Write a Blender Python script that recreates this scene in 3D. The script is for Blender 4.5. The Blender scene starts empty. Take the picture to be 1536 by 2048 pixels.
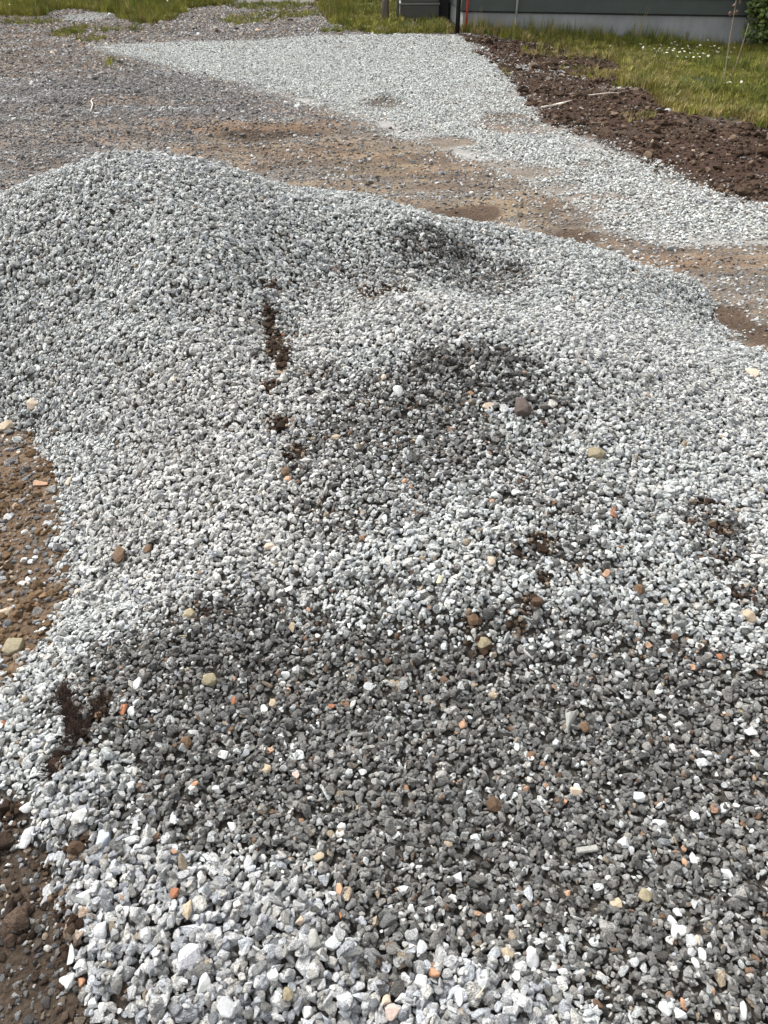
import bpy, bmesh, math, random
import numpy as np
from mathutils import Vector, Matrix

R = math.radians
random.seed(7)
rng = np.random.default_rng(11)
scene = bpy.context.scene
COL = scene.collection

# ------------------------------------------------------------------ camera, sky, sun, exposure
CAM_H, PITCH, FPX = 1.65, R(38.0), 1538.0
cam_d = bpy.data.cameras.new("camera")
cam = bpy.data.objects.new("camera", cam_d)
COL.objects.link(cam)
cam.location = (0, 0, CAM_H)
cam.rotation_euler = (R(90) - PITCH, 0, 0)
cam_d.sensor_fit = 'VERTICAL'
cam_d.sensor_height = 36.0
cam_d.lens = 36.0 * FPX / 2048.0
cam_d.clip_start, cam_d.clip_end = 0.02, 2000
scene.camera = cam

SUN_EL, SUN_AZ = R(50), R(-48)          # azimuth measured from +Y towards +X
world = bpy.data.worlds.new("World")
scene.world = world
world.use_nodes = True
wt = world.node_tree
sky = wt.nodes.new('ShaderNodeTexSky')
sky.sky_type = 'NISHITA'
sky.sun_disc = False
sky.sun_elevation = SUN_EL
sky.sun_rotation = SUN_AZ
sky.dust_density = 4.0
sky.air_density = 1.2
hs = wt.nodes.new('ShaderNodeHueSaturation')
hs.inputs['Saturation'].default_value = 0.10
hs.inputs['Value'].default_value = 1.0
wt.links.new(sky.outputs[0], hs.inputs['Color'])
bg = wt.nodes['Background']
wt.links.new(hs.outputs[0], bg.inputs[0])
bg.inputs[1].default_value = 0.15
sl = bpy.data.lights.new("sun", 'SUN')
sl.energy = 1.6
sl.angle = R(18)
sl.color = (1.0, 0.965, 0.91)
so = bpy.data.objects.new("sun", sl)
COL.objects.link(so)
sd = Vector((math.sin(SUN_AZ) * math.cos(SUN_EL), math.cos(SUN_AZ) * math.cos(SUN_EL), math.sin(SUN_EL)))
so.rotation_euler = sd.to_track_quat('Z', 'Y').to_euler()
so.location = (-4, 4, 8)
scene.view_settings.view_transform = 'Standard'
scene.view_settings.look = 'None'
scene.view_settings.exposure = 1.27
scene.view_settings.gamma = 1.0

# ------------------------------------------------------------------ numpy noise
def _hash(ix, iy, s):
    h = (ix.astype(np.int64) * 374761393 + iy.astype(np.int64) * 668265263 + s * 1274126177) & 0x7fffffff
    h = ((h ^ (h >> 13)) * 1103515245 + 12345) & 0x7fffffff
    h = (h ^ (h >> 16)) * 69069 & 0x7fffffff
    return (h % 65536) / 65535.0

def vnoise(x, y, s=0):
    ix, iy = np.floor(x), np.floor(y)
    fx, fy = x - ix, y - iy
    fx, fy = fx * fx * (3 - 2 * fx), fy * fy * (3 - 2 * fy)
    a, b = _hash(ix, iy, s), _hash(ix + 1, iy, s)
    c, d = _hash(ix, iy + 1, s), _hash(ix + 1, iy + 1, s)
    return (a + (b - a) * fx) * (1 - fy) + (c + (d - c) * fx) * fy      # 0..1

def fbm(x, y, s=0, o=4):
    t, a, n = 0, 1.0, 0
    for k in range(o):
        t = t + a * (vnoise(x * 2 ** k + 17 * k, y * 2 ** k + 5 * k, s + k) * 2 - 1)
        n += a
        a *= 0.55
    return t / n                                                        # -1..1

def sst(v, a, b):
    t = np.clip((v - a) / (b - a), 0, 1)
    return t * t * (3 - 2 * t)

# ------------------------------------------------------------------ photo pixel (1536x2048) -> ray / ground
CP, SP = math.cos(PITCH), math.sin(PITCH)
def ray(px, py):
    u, v = (px - 768) / FPX, (py - 1024) / FPX
    return np.array([u, CP - v * SP, -SP - v * CP])

def at_z(px, py, z):
    d = ray(px, py)
    t = (z - CAM_H) / d[2]
    return (d[0] * t, d[1] * t, z)

def at_y(px, py, Y):
    d = ray(px, py)
    t = Y / d[1]
    return (d[0] * t, Y, CAM_H + d[2] * t)

# ------------------------------------------------------------------ land forms
def g_height(x, y):
    x = np.asarray(x, float); y = np.asarray(y, float)
    h = 0.022 * fbm(x * .55 + 3, y * .55, 1, 3)
    h = h + 0.10 * np.exp(-(((x - .6) / 2.2) ** 2 + ((y - 16) / 2.6) ** 2))
    for (px, py, rx, ry, a) in BUMPS:
        cx, cy, _ = at_z(px, py, 0)
        h = h + a * np.exp(-(((x - cx) / rx) ** 2 + ((y - cy) / ry) ** 2))
    rough = np.exp(-((y - 6) / 9) ** 2)
    h = h + 0.010 * fbm(x * 3.1, y * 3.1, 4, 3) * rough + 0.004 * fbm(x * 11, y * 11, 9, 3) * rough
    return h

BUMPS = [(770, 203, .22, .16, .10), (500, 268, .75, .25, -.07), (500, 256, .8, .2, .05), (880, 305, .6, .3, -.03),
         (930, 430, .35, .28, -.05), (1120, 470, .3, .25, -.05), (1460, 640, .35, .3, -.03), (1290, 195, .5, .3, .09),
         (1150, 172, .35, .25, .06), (1420, 250, .6, .35, .08), (420, 235, .9, .35, .05), (250, 195, .8, .4, .05),
         (1200, 62, .45, .35, .07), (1500, 96, 2.6, 1.5, -.10)]

heap_pts = []
def zz(px, py, z): heap_pts.append(at_z(px, py, z))
def yy(px, py, Y): heap_pts.append(at_y(px, py, Y))
def ww(x, y, z): heap_pts.append((x, y, z))
for p in [(0, 398, 3.75), (100, 350, 3.8), (180, 318, 3.85), (260, 303, 3.85), (340, 311, 3.85), (420, 322, 3.85), (490, 342, 3.9), (560, 368, 3.95),
          (640, 379, 4.05), (720, 386, 4.1), (840, 430, 4.1), (880, 446, 3.76), (820, 462, 3.6), (740, 495, 3.42), (1000, 456, 3.9), (880, 586, 2.82), (800, 592, 2.85), (980, 622, 2.72), (1090, 662, 2.62)]:
    yy(*p)
for p in [(0, 850, .012), (60, 862, .012), (110, 950, .012), (125, 1050, .012), (130, 1150, .014), (112, 1230, .014), (75, 1295, .014), (20, 1345, .014), (-50, 1390, .014),
          (-120, 950, -.1), (-60, 1100, -.12), (30, 1180, -.08), (-80, 1260, -.1), (40, 1000, -.08),
          (0, 1610, .014), (45, 1680, .014), (95, 1740, .014), (115, 1830, .014), (130, 1920, .014), (165, 1990, .014), (215, 2060, .014),
          (-60, 1850, -.10), (50, 2040, -.10), (40, 1850, -.05), (-150, 1480, .03), (100, 1480, .075), (200, 1400, .10), (130, 1600, .05),
          (300, 1300, .13), (350, 1150, .15), (200, 592, .41), (0, 620, .30), (120, 760, .19), (400, 700, .40), (400, 500, .585), (250, 440, .62),
          (300, 850, .245), (450, 1100, .19), (200, 1150, .06), (600, 560, .415), (700, 545, .40), (545, 660, .37), (930, 525, .325), (960, 575, .30),
          (500, 900, .28), (700, 700, .40), (950, 700, .445), (900, 800, .345), (700, 850, .315), (1100, 850, .32), (900, 1000, .26), (900, 1190, .20),
          (900, 1260, .14), (600, 1240, .13), (1250, 1260, .145), (1200, 1100, .24), (600, 1600, .055), (900, 1600, .05), (1250, 1600, .045),
          (500, 1400, .085), (900, 1400, .085), (1300, 1400, .085), (500, 1850, .05), (350, 1750, .055), (900, 2000, .05), (1250, 2000, .05), (1500, 2000, .045), (1500, 1700, .04), (1500, 1300, .13), (1480, 1050, .21),
          (1200, 700, .36), (1100, 560, .33), (1300, 700, .29), (1400, 900, .23), (1536, 800, .18), (1200, 496, .27), (1380, 556, .10), (1412, 648, .012), (1536, 700, .02), (1465, 636, -.03), (1525, 668, -.03),
          (1440, 600, -.02), (1600, 660, -.05), (1000, 2200, .035), (1400, 2250, .03), (500, 2300, .01)]:
    zz(*p)
for p in [(.2, 3.12, .375), (-.1, 3.1, .395), (.5, 3.0, .345), (-1.3, 5.05, -.02), (-2.2, 4.9, 0), (-.5, 5.05, -.02), (.2, 5.0, -.03), (.8, 4.75, -.03), (1.4, 4.35, -.02), (1.8, 4.5, -.12), (2.6, 3.4, -.12), (2.9, 2.6, -.02),
          (-1.3, 5.6, -.2), (0, 5.6, -.2), (1.2, 5.3, -.2), (-2.7, 4.0, .35), (-3.2, 3.7, .05), (-2.9, 3.0, .02), (2.3, 2.2, .08), (2.6, 1.5, -.02),
          (1.8, 1.5, .09), (1.9, .8, 0), (1.3, .4, .0), (0, -.2, -.1), (-1, .0, -.1), (2.2, 3.1, .02), (-2.4, 2.4, -.1), (-1.6, 1.3, .0)]:
    ww(*p)
HP = np.array(heap_pts)
def _tps(r2): return 0.5 * r2 * np.log(r2 + 1e-9)
_n = len(HP)
_K = _tps(((HP[:, None, :2] - HP[None, :, :2]) ** 2).sum(-1)) + np.eye(_n) * 0.0015
_P = np.c_[np.ones(_n), HP[:, :2]]
_sol = np.linalg.solve(np.block([[_K, _P], [_P.T, np.zeros((3, 3))]]), np.r_[HP[:, 2], 0, 0, 0])
def heap_z(x, y):
    x = np.asarray(x, float); y = np.asarray(y, float)
    sh = x.shape
    q = np.c_[x.ravel(), y.ravel()]
    out = np.zeros(len(q))
    for i in range(0, len(q), 20000):
        k = q[i:i + 20000]
        out[i:i + 20000] = _tps(((k[:, None] - HP[None, :, :2]) ** 2).sum(-1)) @ _sol[:_n] + _sol[_n] + k @ _sol[_n + 1:]
    out = out.reshape(sh)
    dist = np.maximum(np.maximum(-x - 3.4, x - 3.0), np.maximum(y - 5.6, -y - .2))
    out = out - np.clip(dist, 0, 9) * .8
    return out - .016 + 0.012 * fbm(x * 2.6, y * 2.6, 31, 3) + .006 * fbm(x * 9, y * 9, 33, 2)

HX0, HX1, HY0, HY1, HS = -3.6, 3.2, -.3, 5.7, 0.02
_gx = np.arange(HX0, HX1, HS); _gy = np.arange(HY0, HY1, HS)
_GX, _GY = np.meshgrid(_gx, _gy, indexing='ij')
HZ = heap_z(_GX, _GY)
def lut(x, y):
    fx = np.clip((np.asarray(x) - HX0) / HS, 0, len(_gx) - 1.001); fy = np.clip((np.asarray(y) - HY0) / HS, 0, len(_gy) - 1.001)
    i, j = fx.astype(int), fy.astype(int)
    a, b = fx - i, fy - j
    z = HZ[i, j] * (1 - a) * (1 - b) + HZ[i + 1, j] * a * (1 - b) + HZ[i, j + 1] * (1 - a) * b + HZ[i + 1, j + 1] * a * b
    out = (np.asarray(x) < HX0) | (np.asarray(x) > HX1) | (np.asarray(y) < HY0) | (np.asarray(y) > HY1)
    return np.where(out, -1.0, z)

def top_z(x, y): return np.maximum(g_height(x, y), lut(x, y))

_T = np.concatenate([np.arange(.6, 8, .004), np.arange(8, 60, .02)])
def P(px, py, ground=False):
    """first meeting of the sight line through a photo pixel with the land (used to lay the place out)"""
    d = ray(px, py)
    X, Y, Z = d[0] * _T, d[1] * _T, CAM_H + d[2] * _T
    h = g_height(X, Y) if ground else top_z(X, Y)
    k = int(np.argmax(Z <= h)) if (Z <= h).any() else len(_T) - 1
    return float(X[k]), float(Y[k]), float(h[k])

def wpoly(pts, ground=True):
    return np.array([P(px, py, ground)[:2] for px, py in pts])

def sdf(poly, x, y):
    """signed distance, positive inside"""
    x = np.asarray(x, float).ravel(); y = np.asarray(y, float).ravel()
    d2 = np.full(x.shape, 1e9); inside = np.zeros(x.shape, bool)
    n = len(poly)
    for i in range(n):
        ax, ay = poly[i]; bx, by = poly[(i + 1) % n]
        ex, ey = bx - ax, by - ay
        t = np.clip(((x - ax) * ex + (y - ay) * ey) / (ex * ex + ey * ey + 1e-12), 0, 1)
        d2 = np.minimum(d2, (x - ax - t * ex) ** 2 + (y - ay - t * ey) ** 2)
        c = ((ay > y) != (by > y)) & (x < (bx - ax) * (y - ay) / (by - ay + 1e-12) + ax)
        inside ^= c
    return np.where(inside, 1, -1) * np.sqrt(d2)

def blob(x, y, spots, heap=True):
    """soft patches on the land: (pixel x, pixel y, half width px, half height px, weight)"""
    w = np.zeros(np.asarray(x).shape)
    nx = fbm(x * 7, y * 7, 55, 3) * .45
    for (px, py, rx, ry, a) in spots:
        c = P(px, py, not heap); r = P(px + rx, py, not heap)
        v0 = P(px, py - ry, not heap); v1 = P(px, py + ry, not heap)
        sx = abs(r[0] - c[0]); sy = max(abs(v0[1] - v1[1]) / 2, .01)
        cy = (v0[1] + v1[1]) / 2
        q = np.sqrt(((x - c[0]) / sx) ** 2 + ((y - cy) / sy) ** 2) + nx
        w = np.maximum(w, a * (1 - sst(q, .75, 1.15)))
    return w

# ------------------------------------------------------------------ places on the ground
PG = {
 'strip': [(200, 92), (340, 86), (520, 84), (620, 73), (910, 71), (940, 85), (985, 125), (1020, 160), (1050, 205), (1092, 240), (1150, 262), (1200, 290), (1290, 320), (1350, 345),
           (1430, 385), (1536, 410), (1700, 450), (1700, 500), (1536, 490), (1310, 490), (1220, 460), (1150, 410), (1060, 365), (960, 325), (900, 298), (800, 275), (700, 228), (620, 212), (560, 190), (480, 165),
           (400, 148), (300, 122), (230, 108)],
 'soil': [(915, 68), (1000, 76), (1100, 95), (1225, 122), (1250, 165), (1180, 172), (1300, 190), (1390, 235), (1536, 258), (1800, 300), (1900, 540), (1536, 412), (1430, 385), (1350, 345),
          (1290, 320), (1150, 262), (1090, 240), (1050, 205), (1020, 160), (980, 125), (945, 90)],
 'grassR': [(780, 52), (925, 40), (1536, 50), (2300, 60), (2300, 360), (1800, 298), (1536, 256), (1390, 232), (1300, 186), (1240, 163), (1222, 122), (1100, 93), (1000, 74), (920, 66), (790, 70)],
 'grassM': [(655, -70), (1200, -70), (1200, 40), (925, 56), (790, 70), (720, 66), (700, 58), (660, 40), (640, 12)],
 'grassL': [(-400, 60), (-150, 45), (0, 33), (80, 33), (130, 19), (170, 22), (240, 30), (270, 44), (310, 48), (365, 22), (450, 7), (480, -10), (470, -70), (-400, -70)],
 'grey': [(-200, 175), (0, 160), (150, 150), (330, 130), (480, 165), (620, 215), (720, 235), (560, 245), (400, 262), (340, 300), (200, 330), (0, 420), (-300, 450)],
 'path': [(360, 45), (480, 0), (500, -70), (640, -70), (645, 10), (690, 60), (620, 78), (480, 86), (380, 70)],
 'tan': [(470, 250), (700, 250), (900, 320), (1150, 420), (1300, 500), (1700, 505), (1700, 700), (1536, 690), (1380, 560), (1000, 460), (700, 390), (340, 300)],
 'peat': [(-300, 1540), (0, 1560), (110, 1650), (200, 1740), (230, 1900), (360, 2080), (360, 2500), (-300, 2500)],
}
WP = {k: wpoly(v) for k, v in PG.items()}
WORN = [(1015, 250, 70, 18, .85), (880, 285, 70, 12, .9), (1200, 395, 70, 9, .75), (1040, 345, 90, 14, .8), (1000, 190, 50, 5, .5), (1170, 420, 60, 8, .7), (940, 210, 60, 5, .6), (720, 262, 60, 7, .7), (620, 218, 60, 9, .8), (560, 195, 50, 7, .6), (480, 168, 40, 5, .6), (850, 235, 80, 6, .4), (1230, 345, 60, 5, .6), (1010, 235, 50, 12, .9), (1060, 262, 60, 10, .75), (1180, 330, 50, 9, .7), (1120, 375, 60, 9, .6), (770, 205, 35, 14, .8), (930, 175, 60, 4, .6), (1330, 362, 50, 5, .4), (820, 300, 90, 10, .75),
        (960, 330, 80, 10, .7), (1080, 395, 60, 10, .7), (700, 235, 50, 10, .5), (680, 120, 60, 5, .35)]
SHADE_DIRT = [(510, 272, 75, 13, 1), (620, 268, 50, 8, .7), (770, 205, 30, 12, 1), (560, 300, 160, 9, .5), (850, 318, 80, 10, .7), (760, 345, 110, 12, .5), (1010, 238, 50, 9, .9), (980, 372, 80, 12, .7), (650, 330, 120, 8, .6), (900, 350, 70, 8, .6), (1110, 410, 90, 10, .6), (40, 112, 160, 14, .9), (200, 125, 160, 12, .7), (60, 180, 60, 6, .4), (170, 95, 70, 6, .5), (250, 160, 120, 8, .4), (120, 235, 200, 8, .5), (330, 275, 80, 9, .5), (20, 385, 50, 12, 1), (1330, 500, 60, 8, .7), (1450, 545, 90, 10, .5), (900, 130, 60, 4, .4)]  # dark brown patches: pit and rut shade painted into the yard, plus brown dirt
HOLE = [(930, 430, 75, 18, 1), (1130, 476, 85, 16, 1), (1455, 640, 50, 26, 1), (1525, 672, 55, 24, 1), (1400, 585, 25, 7, .9), (20, 388, 40, 10, 1)]

def zones(x, y):
    z = {}
    wob = fbm(x * 1.9, y * 1.9, 61, 4)
    for k, poly in WP.items():
        d = sdf(poly, x, y)
        amp, soft = {'strip': (.10, .05), 'soil': (.22, .12), 'grey': (.5, .5), 'tan': (.5, .5), 'path': (.4, .3), 'peat': (.06, .04)}.get(k, (.25, .15))
        z[k] = sst(d + wob * amp, -soft, soft)
    far = sst(y, 30, 36)
    z['grass'] = np.maximum.reduce([z['grassR'], z['grassM'], z['grassL'], far])
    return z

def mixc(a, b, t): return a * (1 - t[:, None]) + np.array(b)[None, :] * t[:, None]

def ground_colour(x, y):
    z = zones(x, y)
    n = fbm(x * 1.3, y * 2.4, 71, 5); n2 = fbm(x * 8, y * 14, 77, 4); n3 = fbm(x * .7, y * 2.2, 81, 3)
    c = np.tile(np.array([.215, .170, .135]), (len(x), 1))
    c = mixc(c, (.235, .18, .165), sst(n, .0, .5))
    c = mixc(c, (.19, .175, .165), z['grey'] * sst(n3, -.5, .2) * .9)
    c = mixc(c, (.31, .235, .155), z['tan'] * sst(n + n2 * .5, -.7, .2) * .9)
    n5 = fbm(x * 2.2, y * 7, 88, 4)
    c = mixc(c, (.13, .105, .085), sst(n5, .0, .4) * .85)
    n6 = fbm(x * 1.1 + y * .25, y * 4.2, 93, 5)
    c = mixc(c, (.20, .185, .17), sst(n6, .08, .4) * .6 * (1 - .6 * z['soil']))
    c = mixc(c, (.27, .175, .11), sst(-n6, .05, .4) * .7)
    c = mixc(c, (.30, .26, .215), sst(-n5, .15, .6) * .5)
    c = mixc(c, (.20, .195, .19), z['path'] * .8)
    c = mixc(c, (.40, .39, .37), z['strip'] * (1 - blob(x, y, WORN, False)))
    near = sst(-y, -3.4, -2.2) * (x < 0)
    c = mixc(c, (.16, .108, .068), near * .9)
    c = mixc(c, (.10, .07, .045), near * sst(n2, .1, .5) * .6)
    c = mixc(c, (.075, .055, .040), z['peat'])
    c = mixc(c, (.13, .12, .045), z['grass'] * .9)
    c = mixc(c, (.070, .040, .027), z['soil'])
    c = mixc(c, (.085, .056, .038), z['soil'] * sst(n, -.1, .4) * .8)
    c = mixc(c, (.10, .072, .052), blob(x, y, SHADE_DIRT, False) * sst(n2 + n * .6, -.6, .2))
    ho = blob(x, y, HOLE, False)
    c = mixc(c, (.115, .080, .056), ho)
    c = c * (1 + .30 * n2 + .18 * fbm(x * 3, y * 9, 79, 3))[:, None] * np.where(((y > 3.4) | (x > 0)) , .56, .62)[:, None]
    return np.clip(c, .005, 1)

# ------------------------------------------------------------------ materials
def nmat(name):
    m = bpy.data.materials.new(name)
    m.use_nodes = True
    return m, m.node_tree, m.node_tree.nodes['Principled BSDF']

def attr_material(name, kind, rough=.85, noise_scale=220, contrast=.35, spec=.3, bump=0, bump_scale=300, vein=False, coords='Object', trans=0):
    m, nt, b = nmat(name)
    N, L = nt.nodes, nt.links
    a = N.new('ShaderNodeAttribute'); a.attribute_name = 'col'; a.attribute_type = kind
    tc = N.new('ShaderNodeTexCoord')
    vec = tc.outputs[coords]
    if kind == 'INSTANCER':
        oi = N.new('ShaderNodeObjectInfo')
        mul = N.new('ShaderNodeMath'); mul.operation = 'MULTIPLY'; mul.inputs[1].default_value = 91.0
        L.new(oi.outputs['Random'], mul.inputs[0])
        ad = N.new('ShaderNodeVectorMath'); ad.operation = 'ADD'
        L.new(vec, ad.inputs[0]); L.new(mul.outputs[0], ad.inputs[1])
        vec = ad.outputs[0]
    n = N.new('ShaderNodeTexNoise'); n.inputs['Scale'].default_value = noise_scale; n.inputs['Detail'].default_value = 4; n.inputs['Roughness'].default_value = .65
    L.new(vec, n.inputs['Vector'])
    mr = N.new('ShaderNodeMapRange')
    mr.inputs['From Min'].default_value = .3; mr.inputs['From Max'].default_value = .7
    mr.inputs['To Min'].default_value = 1 - contrast; mr.inputs['To Max'].default_value = 1 + contrast
    L.new(n.outputs['Fac'], mr.inputs['Value'])
    mx = N.new('ShaderNodeMix'); mx.data_type = 'RGBA'; mx.blend_type = 'MULTIPLY'; mx.inputs['Factor'].default_value = 1
    L.new(a.outputs['Color'], mx.inputs['A']); L.new(mr.outputs[0], mx.inputs['B'])
    out = mx.outputs['Result']
    if vein:
        w = N.new('ShaderNodeTexNoise'); w.inputs['Scale'].default_value = noise_scale * .45; w.inputs['Detail'].default_value = 2; w.inputs['Distortion'].default_value = 1.5
        L.new(vec, w.inputs['Vector'])
        r2 = N.new('ShaderNodeMapRange'); r2.inputs['From Min'].default_value = .54; r2.inputs['From Max'].default_value = .66; r2.inputs['To Min'].default_value = 0; r2.inputs['To Max'].default_value = .55
        L.new(w.outputs['Fac'], r2.inputs['Value'])
        hsn = N.new('ShaderNodeHueSaturation'); hsn.inputs['Value'].default_value = .5; hsn.inputs['Saturation'].default_value = 1.2
        L.new(out, hsn.inputs['Color'])
        m3 = N.new('ShaderNodeMix'); m3.data_type = 'RGBA'
        L.new(r2.outputs[0], m3.inputs['Factor']); L.new(out, m3.inputs['A']); L.new(hsn.outputs[0], m3.inputs['B'])
        out = m3.outputs['Result']
    L.new(out, b.inputs['Base Color'])
    b.inputs['Roughness'].default_value = rough
    b.inputs['Specular IOR Level'].default_value = spec
    if bump:
        bn = N.new('ShaderNodeTexNoise'); bn.inputs['Scale'].default_value = bump_scale; bn.inputs['Detail'].default_value = 5
        L.new(vec, bn.inputs['Vector'])
        bp = N.new('ShaderNodeBump'); bp.inputs['Strength'].default_value = bump; bp.inputs['Distance'].default_value = 1.0 / bump_scale
        L.new(bn.outputs['Fac'], bp.inputs['Height']); L.new(bp.outputs[0], b.inputs['Normal'])
    return m

M_STONE = attr_material('crushed_stone', 'INSTANCER', .82, 3.4, .52, .28, .5, 5, True)
M_CRUMB = attr_material('earth_crumb', 'INSTANCER', .95, 3, .4, .1, .5, 6)
M_GROUND = attr_material('packed_dirt', 'GEOMETRY', .95, 60, .38, .12, .9, 45)
M_BLADE = attr_material('grass_blade', 'INSTANCER', .6, 4, .2, .25)

def flat_material(name, colour, rough=.7, scale=20, contrast=.15, metallic=0, spec=.4, bump=0, stretch=None):
    m, nt, b = nmat(name)
    N, L = nt.nodes, nt.links
    tc = N.new('ShaderNodeTexCoord')
    mp = N.new('ShaderNodeMapping')
    if stretch: mp.inputs['Scale'].default_value = stretch
    L.new(tc.outputs['Object'], mp.inputs['Vector'])
    n = N.new('ShaderNodeTexNoise'); n.inputs['Scale'].default_value = scale; n.inputs['Detail'].default_value = 6; n.inputs['Roughness'].default_value = .62
    L.new(mp.outputs[0], n.inputs['Vector'])
    cr = N.new('ShaderNodeValToRGB')
    c = np.array(colour)
    cr.color_ramp.elements[0].position = .3; cr.color_ramp.elements[1].position = .7
    cr.color_ramp.elements[0].color = (*np.clip(c * (1 - contrast), 0, 1), 1); cr.color_ramp.elements[1].color = (*np.clip(c * (1 + contrast), 0, 1), 1)
    L.new(n.outputs['Fac'], cr.inputs['Fac']); L.new(cr.outputs[0], b.inputs['Base Color'])
    b.inputs['Roughness'].default_value = rough; b.inputs['Metallic'].default_value = metallic; b.inputs['Specular IOR Level'].default_value = spec
    if bump:
        bp = N.new('ShaderNodeBump'); bp.inputs['Strength'].default_value = bump; bp.inputs['Distance'].default_value = .5 / scale
        L.new(n.outputs['Fac'], bp.inputs['Height']); L.new(bp.outputs[0], b.inputs['Normal'])
    return m

# ------------------------------------------------------------------ mesh helpers
def grid_mesh(name, xs, ys, zf):
    X, Y = np.meshgrid(xs, ys, indexing='ij')
    Z = zf(X, Y)
    return np.stack([X, Y, Z], -1).reshape(-1, 3), len(xs), len(ys)

def grid_quads(nx, ny, keep=None):
    i, j = np.meshgrid(np.arange(nx - 1), np.arange(ny - 1), indexing='ij')
    a = (i * ny + j).ravel()
    q = np.stack([a, a + ny, a + ny + 1, a + 1], -1)
    if keep is not None: q = q[keep[q].any(1)]
    return q

def np_mesh(name, verts, quads):
    me = bpy.data.meshes.new(name)
    me.vertices.add(len(verts)); me.vertices.foreach_set('co', np.asarray(verts, np.float32).ravel())
    if len(quads):
        me.loops.add(quads.size); me.loops.foreach_set('vertex_index', quads.ravel().astype(np.int32))
        me.polygons.add(len(quads)); me.polygons.foreach_set('loop_start', np.arange(0, quads.size, quads.shape[1], dtype=np.int32))
        me.update(calc_edges=True)
        me.polygons.foreach_set('use_smooth', np.ones(len(quads), bool))
    me.update()
    return me

def set_attr(me, name, typ, data):
    a = me.attributes.new(name, typ, 'POINT')
    key = {'FLOAT_VECTOR': 'vector', 'FLOAT_COLOR': 'color'}.get(typ, 'value')
    a.data.foreach_set(key, np.asarray(data, {'INT': np.int32, 'BOOLEAN': bool}.get(typ, np.float32)).ravel())

def tag(o, label=None, cat=None, group=None, kind=None):
    if label: o['label'] = label
    if cat: o['category'] = cat
    if group: o['group'] = group
    if kind: o['kind'] = kind
    return o

def link(name, me, mat=None, parent=None, loc=None, rot=None):
    o = bpy.data.objects.new(name, me)
    COL.objects.link(o)
    if mat is not None and not me.materials: me.materials.append(mat)
    if parent: o.parent = parent
    if loc is not None: o.location = loc
    if rot is not None: o.rotation_euler = rot
    return o

def rock_mesh(name, seed, npts=15, round_=.35, bev=.07, boxy=.0):
    r = random.Random(seed)
    bm = bmesh.new()
    for i in range(npts):
        while True:
            v = Vector((r.uniform(-1, 1), r.uniform(-1, 1), r.uniform(-1, 1)))
            if .2 < v.length < 1: break
        v.normalize()
        p = 1.0 + boxy
        m = max(abs(v.x), abs(v.y), abs(v.z))
        v = v * ((1 - round_) * (.75 + .25 * r.random()) + round_ * .8) * (1 + boxy * (1 / m - 1))
        bm.verts.new(v)
    res = bmesh.ops.convex_hull(bm, input=bm.verts[:])
    bmesh.ops.delete(bm, geom=[g for g in set(res['geom_interior'] + res['geom_unused']) if isinstance(g, bmesh.types.BMVert)], context='VERTS')
    bmesh.ops.dissolve_limit(bm, angle_limit=R(9), verts=bm.verts[:], edges=bm.edges[:])
    if bev: bmesh.ops.bevel(bm, geom=bm.edges[:], offset=bev, segments=1, affect='EDGES', clamp_overlap=True)
    bmesh.ops.triangulate(bm, faces=bm.faces[:])
    co = np.array([v.co[:] for v in bm.verts])
    c = (co.max(0) + co.min(0)) / 2; s = (co.max(0) - co.min(0)) / 2
    for v in bm.verts: v.co = Vector(((v.co.x - c[0]) / s[0], (v.co.y - c[1]) / s[1], (v.co.z - c[2]) / s[2]))
    bmesh.ops.recalc_face_normals(bm, faces=bm.faces[:])
    me = bpy.data.meshes.new(name)
    bm.to_mesh(me); bm.free()
    return me

def variant_collection(name, meshes, mat):
    c = bpy.data.collections.new(name)
    for i, me in enumerate(meshes):
        if not me.materials: me.materials.append(mat)
        c.objects.link(bpy.data.objects.new(f"{name}_{i:02d}", me))
    return c

STONES = variant_collection('stone_shape', [rock_mesh('stone_shape', 100 + i, random.Random(i).choice([11, 13, 16, 20]), random.Random(i).uniform(.2, .8), .09, random.Random(i * 3).uniform(0, .45)) for i in range(28)], M_STONE)
CRUMBS = variant_collection('crumb_shape', [rock_mesh('crumb_shape', 500 + i, 22, .1, .05, .1) for i in range(10)], M_CRUMB)

def blade_mesh(seed, n=16, spread=.35, lean=.5, width=.05):
    r = random.Random(seed); V, F = [], []
    for k in range(n):
        a = r.uniform(0, 6.283); d = r.random() ** .5 * spread
        bx, by = math.cos(a) * d, math.sin(a) * d
        h = r.uniform(.45, 1.0); la = a + r.uniform(-1, 1); le = r.uniform(.1, lean) * h
        w = width * r.uniform(.6, 1.2); wa = r.uniform(0, 3.14)
        wx, wy = math.cos(wa) * w, math.sin(wa) * w
        i = len(V)
        mx, my = bx + math.cos(la) * le * .3, by + math.sin(la) * le * .3
        V += [(bx - wx, by - wy, -.05), (bx + wx, by + wy, -.05), (mx - wx * .8, my - wy * .8, h * .55), (mx + wx * .8, my + wy * .8, h * .55), (bx + math.cos(la) * le, by + math.sin(la) * le, h)]
        F += [(i, i + 1, i + 3, i + 2), (i + 2, i + 3, i + 4)]
    me = bpy.data.meshes.new('tuft_shape'); me.from_pydata(V, [], F); me.update()
    return me
TUFTS = variant_collection('tuft_shape', [blade_mesh(i, 18, .5, .8, .045) for i in range(6)] + [blade_mesh(50 + i, 14, .22, .35, .02) for i in range(4)], M_BLADE)

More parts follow.
